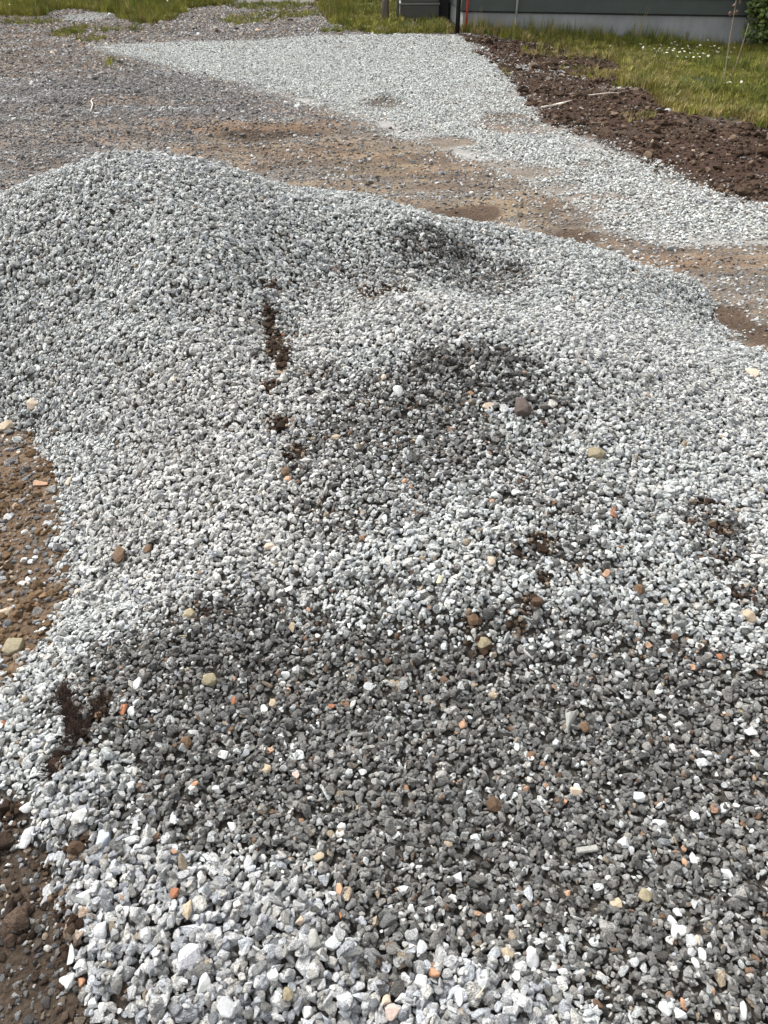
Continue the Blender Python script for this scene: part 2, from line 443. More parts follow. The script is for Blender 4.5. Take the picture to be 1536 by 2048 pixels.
def scatter_tree(name, coll):
    nt = bpy.data.node_groups.new(name, 'GeometryNodeTree')
    nt.interface.new_socket('Geometry', in_out='INPUT', socket_type='NodeSocketGeometry')
    nt.interface.new_socket('Geometry', in_out='OUTPUT', socket_type='NodeSocketGeometry')
    N, L = nt.nodes, nt.links
    gi, go = N.new('NodeGroupInput'), N.new('NodeGroupOutput')
    def A(n, t):
        a = N.new('GeometryNodeInputNamedAttribute'); a.data_type = t; a.inputs['Name'].default_value = n
        return a.outputs['Attribute']
    iop = N.new('GeometryNodeInstanceOnPoints')
    ci = N.new('GeometryNodeCollectionInfo'); ci.inputs['Collection'].default_value = coll
    ci.inputs['Separate Children'].default_value = True; ci.inputs['Reset Children'].default_value = True
    L.new(gi.outputs[0], iop.inputs['Points']); L.new(A('is_pt', 'BOOLEAN'), iop.inputs['Selection'])
    L.new(ci.outputs[0], iop.inputs['Instance']); iop.inputs['Pick Instance'].default_value = True
    L.new(A('var', 'INT'), iop.inputs['Instance Index'])
    L.new(A('rot', 'FLOAT_VECTOR'), iop.inputs['Rotation']); L.new(A('scl', 'FLOAT_VECTOR'), iop.inputs['Scale'])
    j = N.new('GeometryNodeJoinGeometry')
    L.new(gi.outputs[0], j.inputs[0]); L.new(iop.outputs[0], j.inputs[0]); L.new(j.outputs[0], go.inputs[0])
    return nt
GT = {}
def scatter_object(name, coll, pts, rot, scl, var, col, base=None, base_col=None, mat=None):
    nb = 0 if base is None else len(base[0])
    V = pts if base is None else np.concatenate([base[0], pts])
    me = np_mesh(name, V, np.zeros((0, 4), int) if base is None else base[1])
    n = len(pts)
    z3 = np.zeros((nb, 3))
    set_attr(me, 'is_pt', 'BOOLEAN', np.r_[np.zeros(nb, bool), np.ones(n, bool)])
    set_attr(me, 'var', 'INT', np.r_[np.zeros(nb), var])
    set_attr(me, 'rot', 'FLOAT_VECTOR', np.r_[z3, rot]); set_attr(me, 'scl', 'FLOAT_VECTOR', np.r_[z3, scl])
    bc = np.zeros((nb, 3)) if base_col is None else base_col
    set_attr(me, 'col', 'FLOAT_COLOR', np.c_[np.r_[bc, np.clip(col, .004, .95)], np.ones(nb + n)])
    o = link(name, me, mat or M_GROUND)
    if coll.name not in GT: GT[coll.name] = scatter_tree('scatter_' + coll.name, coll)
    md = o.modifiers.new('scatter', 'NODES'); md.node_group = GT[coll.name]
    return o

# ------------------------------------------------------------------ ground sheet
def axis(lo, hi, step, far):
    a = list(np.arange(lo, hi + step / 2, step))
    s = step
    while a[-1] < far: s *= 1.35; a.append(a[-1] + s)
    s = step
    while a[0] > -far: s *= 1.35; a.insert(0, a[0] - s)
    return np.array(a)
xs = axis(-7, 8.5, .04, 600); ys = axis(.2, 18, .04, 600)
def ground_z(X, Y):
    h = g_height(X, Y)
    hp = lut(X, Y)
    h = h - .03 * sst(hp - h, .0, .06)                    # the ground sinks a little beneath the heap
    z = zones(X.ravel(), Y.ravel())
    so_ = z['soil'].reshape(X.shape)
    return h + so_ * (.030 * fbm(X * 4.5, Y * 4.5, 91, 4) + .02 * fbm(X * 14, Y * 14, 95, 2))
V, nx, ny = grid_mesh('ground', xs, ys, ground_z)
me = np_mesh('ground', V, grid_quads(nx, ny))
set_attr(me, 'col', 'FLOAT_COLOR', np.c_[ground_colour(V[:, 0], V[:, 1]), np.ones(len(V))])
ground = link('ground', me, M_GROUND)
tag(ground, 'packed tan and grey dirt yard with bare brown soil patches', 'ground', kind='structure')
from mathutils.bvhtree import BVHTree

# ------------------------------------------------------------------ stone laying: every stone is dropped on those below
def quant_footprints(cell):
    T = {}
    for si in range(14):
        s = .004 * 1.22 ** si
        for ai, asp in enumerate((.55, .75, .95)):
            for yi in range(12):
                yaw = yi * math.pi / 12
                n = int(math.ceil(s / cell))
                i, j = np.meshgrid(np.arange(-n, n + 1), np.arange(-n, n + 1), indexing='ij')
                dx, dy = i * cell, j * cell
                u = dx * math.cos(yaw) + dy * math.sin(yaw); v = -dx * math.sin(yaw) + dy * math.cos(yaw)
                q = (u / s) ** 2 + (v / (s * asp)) ** 2
                k = q <= 1
                if k.sum() < 1: k[n, n] = True
                di, dj = i[k], j[k]; pr = np.sqrt(np.clip(1 - q[k], 0, 1))
                sx2 = max((dx[k] ** 2).sum(), 1e-9); sy2 = max((dy[k] ** 2).sum(), 1e-9)
                T[(si, ai, yi)] = (di, dj, pr, dx[k] / sx2, dy[k] / sy2)
    return T

def lay(x, y, a, asp, c, x0, x1, y0, y1, cell, zf, sink=.38):
    """x,y centre; a long half axis; asp b/a; c vertical half axis. Returns z, tilt gradient, keep mask"""
    gx = np.arange(x0 - .1, x1 + .1, cell); gy = np.arange(y0 - .1, y1 + .1, cell)
    X, Y = np.meshgrid(gx, gy, indexing='ij')
    H = zf(X, Y).astype(np.float64)
    nyy = H.shape[1]; H = H.ravel()
    T = quant_footprints(cell)
    T = {k: (v[0] * nyy + v[1], v[2], v[3], v[4]) for k, v in T.items()}
    n = len(x)
    ii = np.round((x - gx[0]) / cell).astype(int); jj = np.round((y - gy[0]) / cell).astype(int)
    base = ii * nyy + jj
    si = np.clip(np.round(np.log(a / .004) / math.log(1.22)), 0, 13).astype(int)
    ai = np.clip(np.round((asp - .55) / .2), 0, 2).astype(int)
    yaw = rng.random(n) * math.pi; yi = (np.round(yaw / math.pi * 12).astype(int)) % 12
    z = np.zeros(n); sx = np.zeros(n); sy = np.zeros(n)
    keys = list(zip(si.tolist(), ai.tolist(), yi.tolist())); bl = base.tolist(); cl = c.tolist()
    for k in range(n):
        off, pr, wx, wy = T[keys[k]]
        idx = off + bl[k]
        h = H[idx]
        m = h.mean()
        zc = m + cl[k] * sink
        sx[k] = (h * wx).sum(); sy[k] = (h * wy).sum()
        z[k] = zc
        H[idx] = np.maximum(h, zc + cl[k] * pr)
    keep = np.zeros(n, bool)
    for k in range(n):
        off, pr, wx, wy = T[keys[k]]
        idx = off + bl[k]
        keep[k] = ((z[k] + cl[k] * pr) > H[idx] - .0012).sum() > .05 * len(pr)
    return z, sx, sy, yaw, keep, (H.reshape(-1, nyy), gx, gy)

def euler(yaw, sx, sy, jitter):
    n = len(yaw)
    nz = 1 / np.sqrt(1 + sx ** 2 + sy ** 2)
    nxx, nyv = -sx * nz + rng.normal(0, jitter, n), -sy * nz + rng.normal(0, jitter, n)
    l = np.sqrt(nxx ** 2 + nyv ** 2 + nz ** 2); nxx, nyv, nz = nxx / l, nyv / l, nz / l
    cx = nxx * np.cos(yaw) + nyv * np.sin(yaw); cy = -nxx * np.sin(yaw) + nyv * np.cos(yaw)
    return np.stack([np.arcsin(np.clip(-cy, -1, 1)), np.arctan2(cx, nz), yaw], -1)

# ---- stone colours
DARK = wpoly([(110, 1420), (200, 1330), (330, 1270), (450, 1200), (560, 1225), (760, 1240), (900, 1255), (1050, 1290), (1200, 1290), (1350, 1310), (1536, 1350), (1750, 1400), (1750, 2300), (1260, 2100),
              (1180, 1990), (1120, 1900), (1000, 1880), (880, 1900), (760, 1860), (640, 1790), (520, 1760), (430, 1720), (330, 1680), (280, 1600), (260, 1520), (200, 1480)], False)
WETS = [(870, 775, 250, 75, .68), (820, 880, 235, 95, .62), (940, 722, 150, 34, .92), (1080, 800, 80, 60, .6), (750, 1010, 180, 70, .38), (1080, 960, 110, 90, .40), (905, 508, 75, 30, .75), (890, 530, 120, 50, .45), (985, 565, 85, 36, .6), (830, 505, 60, 25, .6), (790, 555, 60, 15, .35),
        (640, 760, 60, 40, .4), (600, 930, 40, 50, .5), (1100, 1110, 120, 40, .45), (1430, 1090, 70, 90, .5), (1500, 1180, 50, 60, .4), (1000, 1250, 180, 35, .5), (400, 1230, 140, 40, .45), (700, 1180, 260, 25, .3), (700, 590, 110, 40, .22),
        (560, 680, 40, 70, .3), (1150, 1010, 250, 60, .25), (250, 1130, 60, 40, .15), (90, 1720, 90, 60, .4), (220, 1650, 60, 60, .4), (1400, 2000, 200, 60, .5), (520, 570, 90, 20, .2)]
def heap_dark(x, y):
    d = sst(sdf(DARK, x, y) + .12 * fbm(x * 4, y * 4, 41, 4), -.11, .08) * .89
    return np.maximum(d, blob(x, y, WETS))
BLUISH = wpoly([(100, 1560), (300, 1650), (420, 1720), (700, 1840), (1000, 1890), (1150, 1990), (1200, 2100), (100, 2200)], False)
WARM = [(450, 900, 300, 300, 1), (800, 650, 250, 100, .6), (1300, 760, 250, 120, .4)]
def stone_colour(x, y, dark, blu, warm, green=.0):
    n = len(x)
    g = np.clip(rng.normal(.475, .095, n), .24, .70)
    g = np.where(rng.random(n) < .16, g * .62, g)
    tint = np.tile(np.array([.965, 1.0, .985]), (n, 1))
    tint = mixc(tint, (1.0, .985, .94), warm)
    tint = mixc(tint, (.985, .99, .99), blu)
    bl = (rng.random(n) < .09 + .26 * blu)
    tint = np.where(bl[:, None], np.array([.925, .965, 1.025]), tint)
    g = np.where(bl, g * rng.uniform(.6, .95, n), g)
    g = g * (1 - .12 * blu)
    wm = rng.random(n) < .22
    tint = np.where(wm[:, None], np.array([1.02, .995, .93]), tint)
    light = g[:, None] * tint
    gd = np.clip(rng.lognormal(math.log(.138), .42, n), .055, .38)
    td = np.array([1.02, 1.0, .95]) + rng.normal(0, .02, (n, 1)) * np.array([1, 0, -1])
    dk = gd[:, None] * td
    isd = rng.random(n) < dark
    c = np.where(isd[:, None], dk, light)
    r = rng.random(n)
    po = np.where(dark > .3, .005, .001)
    orange = np.array([.36, .225, .15]) * rng.uniform(.6, 1.15, (n, 1))
    tan = np.array([.32, .26, .19]) * rng.uniform(.6, 1.1, (n, 1))
    brn = np.array([.16, .10, .065]) * rng.uniform(.6, 1.2, (n, 1))
    c = np.where((r < po)[:, None], orange, c)
    c = np.where(((r > .97) & (r < .976 + .006 * (dark > .3)))[:, None], tan, c)
    c = np.where(((r >= .985) & (dark > .25))[:, None], brn, c)
    return c

SOILY = [(540, 650, 8, 32, .9), (552, 690, 13, 22, 1), (565, 722, 10, 24, .95), (535, 625, 7, 20, .8), (545, 775, 18, 8, .7), (560, 850, 25, 14, .7), (1082, 1090, 20, 18, .8), (1030, 1112, 14, 9, .6), (1085, 1160, 16, 10, .7), (1030, 1255, 20, 16, .6),
         (1050, 1215, 25, 20, .6), (1440, 1060, 22, 13, .5), (1460, 1120, 26, 10, .45), (1490, 1195, 28, 9, .55), (1420, 1010, 30, 8, .4), (945, 1246, 20, 14, .8), (150, 1440, 15, 34, .8), (122, 1530, 9, 18, .7), (205, 1415, 14, 24, .6),
         (780, 585, 60, 10, .35), (540, 575, 30, 7, .5), (590, 910, 25, 16, .5), (20, 1640, 25, 25, .6), (75, 1750, 30, 20, .6), (160, 1700, 20, 16, .4), (60, 1900, 100, 100, .75), (230, 2010, 40, 30, .6), (400, 1230, 22, 14, .5), (960, 1290, 26, 16, .7)]

# ---- the heap
x0, x1, y0, y1 = -3.5, 3.1, .15, 5.5
NS = 560000
hx = rng.uniform(x0, x1, NS); hy = rng.uniform(y0, y1, NS)
gh = g_height(hx, hy); hh = lut(hx, hy)
# denser where it shows: inside the picture and on this side of the crest
infr = (np.abs(hx) < .62 * (hy + .35) + .3)
depth = hh - gh + .020 * fbm(hx * 6, hy * 6, 21, 3) + .022 * fbm(hx * 17, hy * 17, 23, 3)
p = sst(depth, -.022, .016)
ok = (rng.random(NS) < p) & (infr | (rng.random(NS) < .35))
hx, hy, depth = hx[ok], hy[ok], depth[ok]
dk = heap_dark(hx, hy)
blu = sst(sdf(BLUISH, hx, hy) + .05 * fbm(hx * 6, hy * 6, 44, 2), -.08, .08)
soily = blob(hx, hy, SOILY)
kk = rng.random(len(hx)) > soily * .80
halo = blob(hx, hy, [(a0, b0, c0 * 1.2 + 3, d0 * 1.15 + 3, e0) for a0, b0, c0, d0, e0 in SOILY])[kk]
hx, hy, dk, blu = hx[kk], hy[kk], dk[kk], blu[kk]
warm = blob(hx, hy, WARM) * .8
n = len(hx)
a = .0074 * np.exp(rng.normal(0, .29, n)) * (1 + .36 * blu)
a = np.where((rng.random(n) < .18), a * .6, a)
a = np.where((rng.random(n) < .30 * (dk > .35)), a * .62, a)
a = np.where(rng.random(n) < .02, a * 1.5, a)
a = np.clip(a, .0038, .034)
asp = rng.uniform(.55, .98, n); cr = rng.uniform(.36, .70, n)
el = rng.random(n) < .1
asp = np.where(el, rng.uniform(.35, .5, n), asp); a = np.where(el, a * 1.25, a)
c = a * cr * .9
hz, sx, sy, yaw, keep, HMAP = lay(hx, hy, a, asp, c, x0, x1, y0, y1, .004, top_z)
rot = euler(yaw, np.clip(sx, -1.6, 1.6), np.clip(sy, -1.6, 1.6), .16)
col = stone_colour(hx, hy, dk, blu, warm)
dirty = rng.random(n) < halo * .55
col = np.where(dirty[:, None], col * np.array([.50, .38, .29]) + np.array([.012, .007, .003]), col)
scl = np.stack([a, a * asp, c], -1)
print('heap stones', n, keep.sum())
cxs = np.arange(HX0, HX1, .03); cys = np.arange(HY0, HY1, .03)
def core_z(X, Y): return lut(X, Y) - .007
CV, cnx, cny = grid_mesh('core', cxs, cys, core_z)
gzc = g_height(CV[:, 0], CV[:, 1])
CV[:, 2] = np.where(CV[:, 2] < gzc - .06, gzc - .06, CV[:, 2])
keepv = CV[:, 2] > gzc - .035
cq = grid_quads(cnx, cny, keepv)
cdk = heap_dark(CV[:, 0], CV[:, 1]); cso = blob(CV[:, 0], CV[:, 1], SOILY)
ccol = mixc(np.tile(np.array([.085, .078, .068]), (len(CV), 1)), (.05, .045, .038), sst(cdk, .1, .6))
ccol = mixc(ccol, (.055, .034, .020), cso)
k = keep
heap = scatter_object('gravel_heap', STONES, np.stack([hx, hy, hz], -1)[k], rot[k], scl[k], rng.integers(0, 28, n)[k], col[k], (CV, cq), ccol, M_GROUND)
tag(heap, 'big spread heap of pale and dark wet crushed gravel with brown soil streaks', 'gravel', kind='stuff')

def hm(x, y):
    """height of the finished stone surface of the heap"""
    H, gx, gy = HMAP
    i = int(round((x - gx[0]) / .004)); j = int(round((y - gy[0]) / .004))
    if 4 < i < H.shape[0] - 4 and 4 < j < H.shape[1] - 4: return float(H[i - 3:i + 4, j - 3:j + 4].mean())
    return float(top_z(x, y))

# ---- the light gravel strip behind
sx0, sx1, sy0, sy1 = -4.3, 5.2, 4.6, 15.2
NS = 400000
gx_ = rng.uniform(sx0, sx1, NS); gy_ = rng.uniform(sy0, sy1, NS)
sd_ = sdf(WP['strip'], gx_, gy_)
wob = fbm(gx_ * 2.2, gy_ * 2.2, 111, 4); fine = fbm(gx_ * 9, gy_ * 9, 115, 3)
worn = blob(gx_, gy_, WORN, False)
lowleft = (gx_ < .9 * (gy_ - 4.4)) * (gy_ < 10)
pd = sst(sd_ + wob * (.12 + .22 * lowleft) + fine * (.05 + .12 * lowleft), -.04, .12 + .2 * lowleft) * (1 - worn * .9) * (1 - .45 * sst(fine + wob * .5, .15, .55))
lowedge = sst(sd_, .0, .6)
pd = pd * np.where((gx_ > 1.0 * (gy_ - 5) * 0 - 9) & (gy_ < 8.2), .45 + .55 * lowedge, 1)
ok = rng.random(NS) < pd
gx_, gy_ = gx_[ok], gy_[ok]
n = len(gx_)
a = .0086 * np.exp(rng.normal(0, .25, n)); asp = rng.uniform(.55, .98, n); c = a * rng.uniform(.45, .75, n)
gz, sx, sy, yaw, keep, _ = lay(gx_, gy_, a, asp, c, sx0, sx1, sy0, sy1, .0055, g_height, .35)
z0 = np.zeros(n)
col = stone_colour(gx_, gy_, z0 + .10, z0 + .15, z0 + .1) * np.array([1.25, 1.26, 1.24])
k = keep
print('strip stones', n, keep.sum())
strip = scatter_object('gravel_strip', STONES, np.stack([gx_, gy_, gz + .004], -1)[k], euler(yaw, sx, sy, .22)[k], np.stack([a, a * asp, c], -1)[k], rng.integers(0, 28, n)[k], col[k])
tag(strip, 'thin driveway layer of pale crushed gravel spread across the dirt yard', 'gravel', kind='stuff')

# ---- loose stones on the rest of the ground
SPREAD = [(1500, 600, 50, 14, .9), (1080, 137, 75, 8, .9), (1130, 155, 50, 6, .5), (1040, 215, 40, 6, .3), (1480, 610, 60, 30, .65), (1536, 640, 50, 20, .8), (1030, 455, 60, 12, .95), (1250, 495, 130, 25, .6), (760, 395, 120, 12, .6), (970, 400, 130, 20, .45), (1180, 440, 80, 20, .6),
          (80, 930, 22, 12, .35), (60, 1060, 30, 12, .35), (80, 1120, 40, 8, .4), (70, 1165, 50, 8, .5), (180, 33, 50, 9, .95), (560, 240, 120, 6, .5), (800, 55, 130, 9, .6), (1300, 535, 60, 20, .9), (745, 5, 25, 12, .9)]
NS = 620000
ly = np.r_[np.sqrt(rng.uniform(3.4 ** 2, 20.5 ** 2, NS)), rng.uniform(.3, 3.2, 60000)]
lx = np.r_[rng.uniform(-1, 1, NS) * (.62 * (ly[:NS] + .3) + .4), rng.uniform(-2.2, -.3, 60000)]
z = zones(lx, ly)
wob = fbm(lx * 1.5, ly * 3, 121, 4); fine = fbm(lx * 6, ly * 10, 125, 3)
pale = blob(lx, ly, SPREAD, False)
edge = np.exp(-(np.clip(-sdf(WP['strip'], lx, ly), 0, 9) / .22) ** 1.2) * (z['strip'] < .9)
edge = np.maximum(edge, .22 * z['peat'])
pd = .40 + .52 * z['grey'] * sst(wob + fine * .6, -.6, .1) + .22 * sst(fine + wob * .4, 0, .5) + .7 * z['path'] * sst(wob, -.7, -.1)
pd = pd * (1 - .35 * z['tan'] * sst(-fine, -.3, .3))
pd = pd * (1 - .80 * z['soil']) * (1 - .95 * z['grass']) * (1 - z['strip']) 
streak = sst(fbm(lx * 1.1 + ly * .25, ly * 4.2, 93, 5), .08, .4) * (1 - z['soil']) * (1 - z['grass']) * (ly > 4)
pale = np.maximum(pale, .38 * streak)
toe = np.exp(-np.clip(g_height(lx, ly) - lut(lx, ly), 0, 1) / np.where(lx < 0, .026, .018)) * (.45 + .75 * fbm(lx * 8, ly * 8, 127, 3)) * (ly < 6)
toe = np.clip(toe, 0, 1)
edge = np.maximum(edge, toe)
pd = np.maximum(pd, .85 * streak * (1 - z['strip']))
pd = np.maximum(pd, np.maximum(pale * .95, edge * .8 * (1 - .55 * z['soil'])))
pd = pd * (1 - .8 * blob(lx, ly, HOLE, False)) * np.where((ly < 3.3) & (z['peat'] < .5), .5, 1)
ho = (g_height(lx, ly) > lut(lx, ly) - .004)
frame = np.abs(lx) < .60 * (ly + .3) + .4
bld = (ly > 14.95 - .166 * (lx - 1.3)) & (lx > 1.0)
ok = (rng.random(len(lx)) < pd) & ho & frame & ~bld
lx, ly = lx[ok], ly[ok]; pale = np.maximum(pale, edge)[ok]
zk = {k_: v[ok] for k_, v in z.items()}
n = len(lx)
a = .0074 * np.exp(rng.normal(0, .42, n)); a = a * (1 + .5 * (np.clip(ly, 3, 16) - 3) / 13); a = np.where(rng.random(n) < pale, .0095, a); a = np.where((rng.random(n) < zk['peat'] * .75), a * .6, a)
a = np.where((rng.random(n) < .006) & (ly > 4), a * 2.0, a)
asp = rng.uniform(.55, .98, n); c = a * rng.uniform(.4, .8, n)
lz = np.maximum(g_height(lx, ly), -9) + c * .25
g = np.exp(rng.normal(math.log(.155), .45, n))
colr = g[:, None] * np.array([1.03, .98, .96]) * (1 + rng.normal(0, .03, (n, 1)) * np.array([1, 0, -1]))
colr = np.where((rng.random(n) < .42 * (1 - zk['grey']))[:, None], g[:, None] * np.array([1.25, .98, .74]), colr)
lightc = stone_colour(lx, ly, np.zeros(n) + .12, np.zeros(n) + .3, np.zeros(n))
colr = np.where((rng.random(n) < pale * .93 + .07)[:, None], lightc, colr)
dkp = zk['peat'] > .5
colr = np.where((dkp & (rng.random(n) < .75))[:, None], colr * .5, colr)
loose = scatter_object('loose_gravel', STONES, np.stack([lx, ly, lz], -1), euler(rng.random(n) * 3.14, np.zeros(n), np.zeros(n), .3), np.stack([a, a * asp, c], -1), rng.integers(0, 28, n), colr)
print('loose stones', n)
tag(loose, 'scattered small grey and tan stones pressed into the dirt', 'gravel', kind='stuff')

# ---- earth crumbs: topsoil clods, near dirt, soil patches in the heap
NS = 140000
ex = rng.uniform(1.0, 8, NS); ey = rng.uniform(5, 14.5, NS)
zs = zones(ex, ey)
cl_ = fbm(ex * 3.2, ey * 3.2, 131, 3)
ok = (rng.random(NS) < zs['soil'] * (.22 + .75 * sst(cl_, .0, .5))) & (np.abs(ex) < .6 * (ey + .3) + .4)
ex, ey, cl_ = ex[ok], ey[ok], cl_[ok]
n1 = len(ex)
ea = np.exp(rng.normal(math.log(.0095), .55, n1)) * (1 + 1.2 * sst(cl_, .2, .6))
ea = np.clip(ea, .004, .07)
ez = ground_z(ex, ey) + ea * .25
ec = np.array([.058, .038, .026]) * np.exp(rng.normal(0, .35, (n1, 1)))
ec = np.where((rng.random(n1) < .10)[:, None], np.array([.17, .12, .085]) * rng.uniform(.7, 1.2, (n1, 1)), ec)
# near dirt at the left and peat at the lower left
NS = 60000
fx = rng.uniform(-3.0, 0, NS); fy = rng.uniform(.35, 3.4, NS)
zf_ = zones(fx, fy)
cl2 = fbm(fx * 8, fy * 8, 141, 3)
ok = (g_height(fx, fy) > lut(fx, fy) - .01) & (rng.random(NS) < .20 + .6 * sst(cl2, -.1, .4)) & (np.abs(fx) < .62 * (fy + .35) + .25)
fx, fy, cl2 = fx[ok], fy[ok], cl2[ok]
n2 = len(fx); fpeat = zf_['peat'][ok]
fa = np.clip(np.exp(rng.normal(math.log(.0042), .5, n2)) * (1 + .8 * sst(cl2, .1, .5)), .002, .03)
fz = g_height(fx, fy) + fa * .3
fc = np.where(fpeat[:, None] > .5, np.array([.045, .032, .024]), np.array([.125, .082, .048])) * np.exp(rng.normal(0, .32, (n2, 1)))
# soil in the heap's streaks
NS = 150000
bx = rng.uniform(-1.3, 1.5, NS); by = rng.uniform(.6, 3.6, NS)
so_w = blob(bx, by, SOILY)
ok = (rng.random(NS) < so_w * .85) & (lut(bx, by) > g_height(bx, by) - .01)
bx, by = bx[ok], by[ok]; n3 = len(bx)
ba = np.clip(np.exp(rng.normal(math.log(.0052), .45, n3)), .002, .02)
bz = np.array([hm(x_, y_) for x_, y_ in zip(bx, by)]) + ba * .3
bc = np.array([.040, .026, .018]) * np.exp(rng.normal(0, .35, (n3, 1)))
AX = np.r_[ex, fx, bx]; AY = np.r_[ey, fy, by]; AZ = np.r_[ez, fz, bz]; AA = np.r_[ea, fa, ba]; AC = np.r_[ec, fc, bc]
n = len(AX)
crumbs = scatter_object('soil_crumbs', CRUMBS, np.stack([AX, AY, AZ], -1), rng.uniform(-.5, .5, (n, 3)) * [1, 1, 6], np.stack([AA, AA * rng.uniform(.7, 1, n), AA * rng.uniform(.5, .8, n)], -1), rng.integers(0, 10, n), AC)
tag(crumbs, 'loose dark brown earth crumbs and clods', 'soil', kind='stuff')
print('crumbs', n)

# ------------------------------------------------------------------ grass
BX0, BY0, BX1, BY1 = 1.30, 15.0, 9.2, 13.68      # building front wall line
def wall_y(x): return BY0 + (x - BX0) * (BY1 - BY0) / (BX1 - BX0)
NS = 360000
tx = rng.uniform(-16, 9, NS); ty = 7 + rng.random(NS) ** 1.2 * 27
z = zones(tx, ty)
n1_ = fbm(tx * 1.1, ty * 1.1, 151, 4); n2_ = fbm(tx * 4, ty * 4, 155, 3)
WEED = [(140, 65, 28, 9, .9), (60, 45, 60, 6, .5), (185, 80, 30, 5, .5), (545, 12, 80, 7, .6), (500, 42, 60, 6, .55), (580, 30, 80, 6, .45), (520, -20, 90, 8, .5), (690, 60, 50, 5, .6), (240, 60, 50, 5, .3), (1010, 146, 15, 7, .5), (225, 125, 12, 6, .3), (1150, 110, 100, 10, .3), (1190, 150, 60, 10, .4), (1270, 235, 60, 8, .2)]
weed = blob(tx, ty, WEED, False)
pd = np.maximum(z['grass'] * (.45 + .55 * sst(n2_ + n1_, -.5, .2)), weed)
pd = pd * (1 - .97 * sst(z['soil'], .3, .9) * (weed < .1)) * (1 - z['strip']) * (1 - .97 * blob(tx, ty, [(180, 33, 55, 11, 1), (840, 50, 50, 10, .9), (745, 5, 25, 12, .9), (755, 60, 20, 5, .7)], False))
behind = (ty > wall_y(tx) - .03) & (tx > 1.05)
frame = np.abs(tx) < .55 * (ty + .3) + .6
ok = (rng.random(NS) < pd) & ~behind & frame
tx, ty, weed, n1_, n2_ = tx[ok], ty[ok], weed[ok], n1_[ok], n2_[ok]
n = len(tx)
dw = np.where(tx > 1.2, wall_y(tx) - ty, 9)
left = (tx < -.6) & (ty > 12)
h = .06 + .05 * rng.random(n) + .07 * sst(n1_, .0, .5)
h = np.where(left, .09 + .10 * rng.random(n) + .10 * sst(n1_, -.1, .4), h)
h = np.where(weed > .15, .03 + .05 * rng.random(n), h)
h = h + (rng.random(n) < .35) * np.exp(-(dw / .35) ** 2) * rng.uniform(.03, .20, n)
tc_ = np.array(P(1195, 78, True)[:2])
big = np.exp(-(((tx - tc_[0]) / .16) ** 2 + ((ty - tc_[1]) / .16) ** 2))
h = h + big * rng.uniform(.25, .55, n)
h = np.where(rng.random(n) < .04, h * 1.8, h)
w = np.where(h > .14, h * .6, h * .9)
gcol = np.array([.155, .155, .025]) * np.exp(rng.normal(0, .38, (n, 1)))
gcol = np.where((rng.random(n) < sst(n1_, -.2, .5) * .55)[:, None], np.array([.085, .115, .02]) * np.exp(rng.normal(0, .25, (n, 1))), gcol)
near_soil = np.exp(-(np.clip(-sdf(WP['soil'], tx, ty), 0, 9) / .55) ** 1.5)
dry = (rng.random(n) < .06 + .55 * near_soil * (tx > 1) + .25 * sst(-n2_, 0, .5))
gcol = np.where(dry[:, None], np.array([.26, .21, .08]) * np.exp(rng.normal(0, .25, (n, 1))), gcol)
dkc = np.array(P(1400, 170, True)[:2]); dkg = np.exp(-(((tx - dkc[0]) / .25) ** 2 + ((ty - dkc[1]) / .2) ** 2))
gcol = np.where((rng.random(n) < dkg)[:, None], np.array([.05, .085, .035]), gcol)
var = np.where(h > .16, rng.integers(6, 10, n), rng.integers(0, 6, n))
grass = scatter_object('grass', TUFTS, np.stack([tx, ty, g_height(tx, ty) - .004], -1), np.stack([np.zeros(n), np.zeros(n), rng.random(n) * 6.28], -1), np.stack([w, w, h], -1), var, gcol)
tag(grass, 'yellow-green rough grass around the yard', 'grass', kind='stuff')
print('tufts', n)

# ------------------------------------------------------------------ building and things beside it
def box_bm(bm, x0, x1, y0, y1, z0, z1, bev=0):
    r = bmesh.ops.create_cube(bm, size=1)
    for v in r['verts']: v.co = Vector((x0 + (v.co.x + .5) * (x1 - x0), y0 + (v.co.y + .5) * (y1 - y0), z0 + (v.co.z + .5) * (z1 - z0)))
    if bev: bmesh.ops.bevel(bm, geom=list({e for v in r['verts'] for e in v.link_edges}), offset=bev, segments=2, affect='EDGES')

def prism(name, pts, z0, z1, mat, parent=None, bev=0):
    bm = bmesh.new()
    lo = [bm.verts.new((x, y, z0)) for x, y in pts]; hi = [bm.verts.new((x, y, z1)) for x, y in pts]
    bm.faces.new(lo[::-1]); bm.faces.new(hi)
    for i in range(len(pts)):
        j = (i + 1) % len(pts); bm.faces.new((lo[i], lo[j], hi[j], hi[i]))
    bmesh.ops.recalc_face_normals(bm, faces=bm.faces[:])
    if bev: bmesh.ops.bevel(bm, geom=bm.edges[:], offset=bev, segments=1, affect='EDGES')
    me = bpy.data.meshes.new(name); bm.to_mesh(me); bm.free()
    return link(name, me, mat, parent)

def empty(name, loc, rz=0):
    o = bpy.data.objects.new(name, None); o.empty_display_size = .1
    COL.objects.link(o); o.location = loc; o.rotation_euler = (0, 0, rz)
    return o

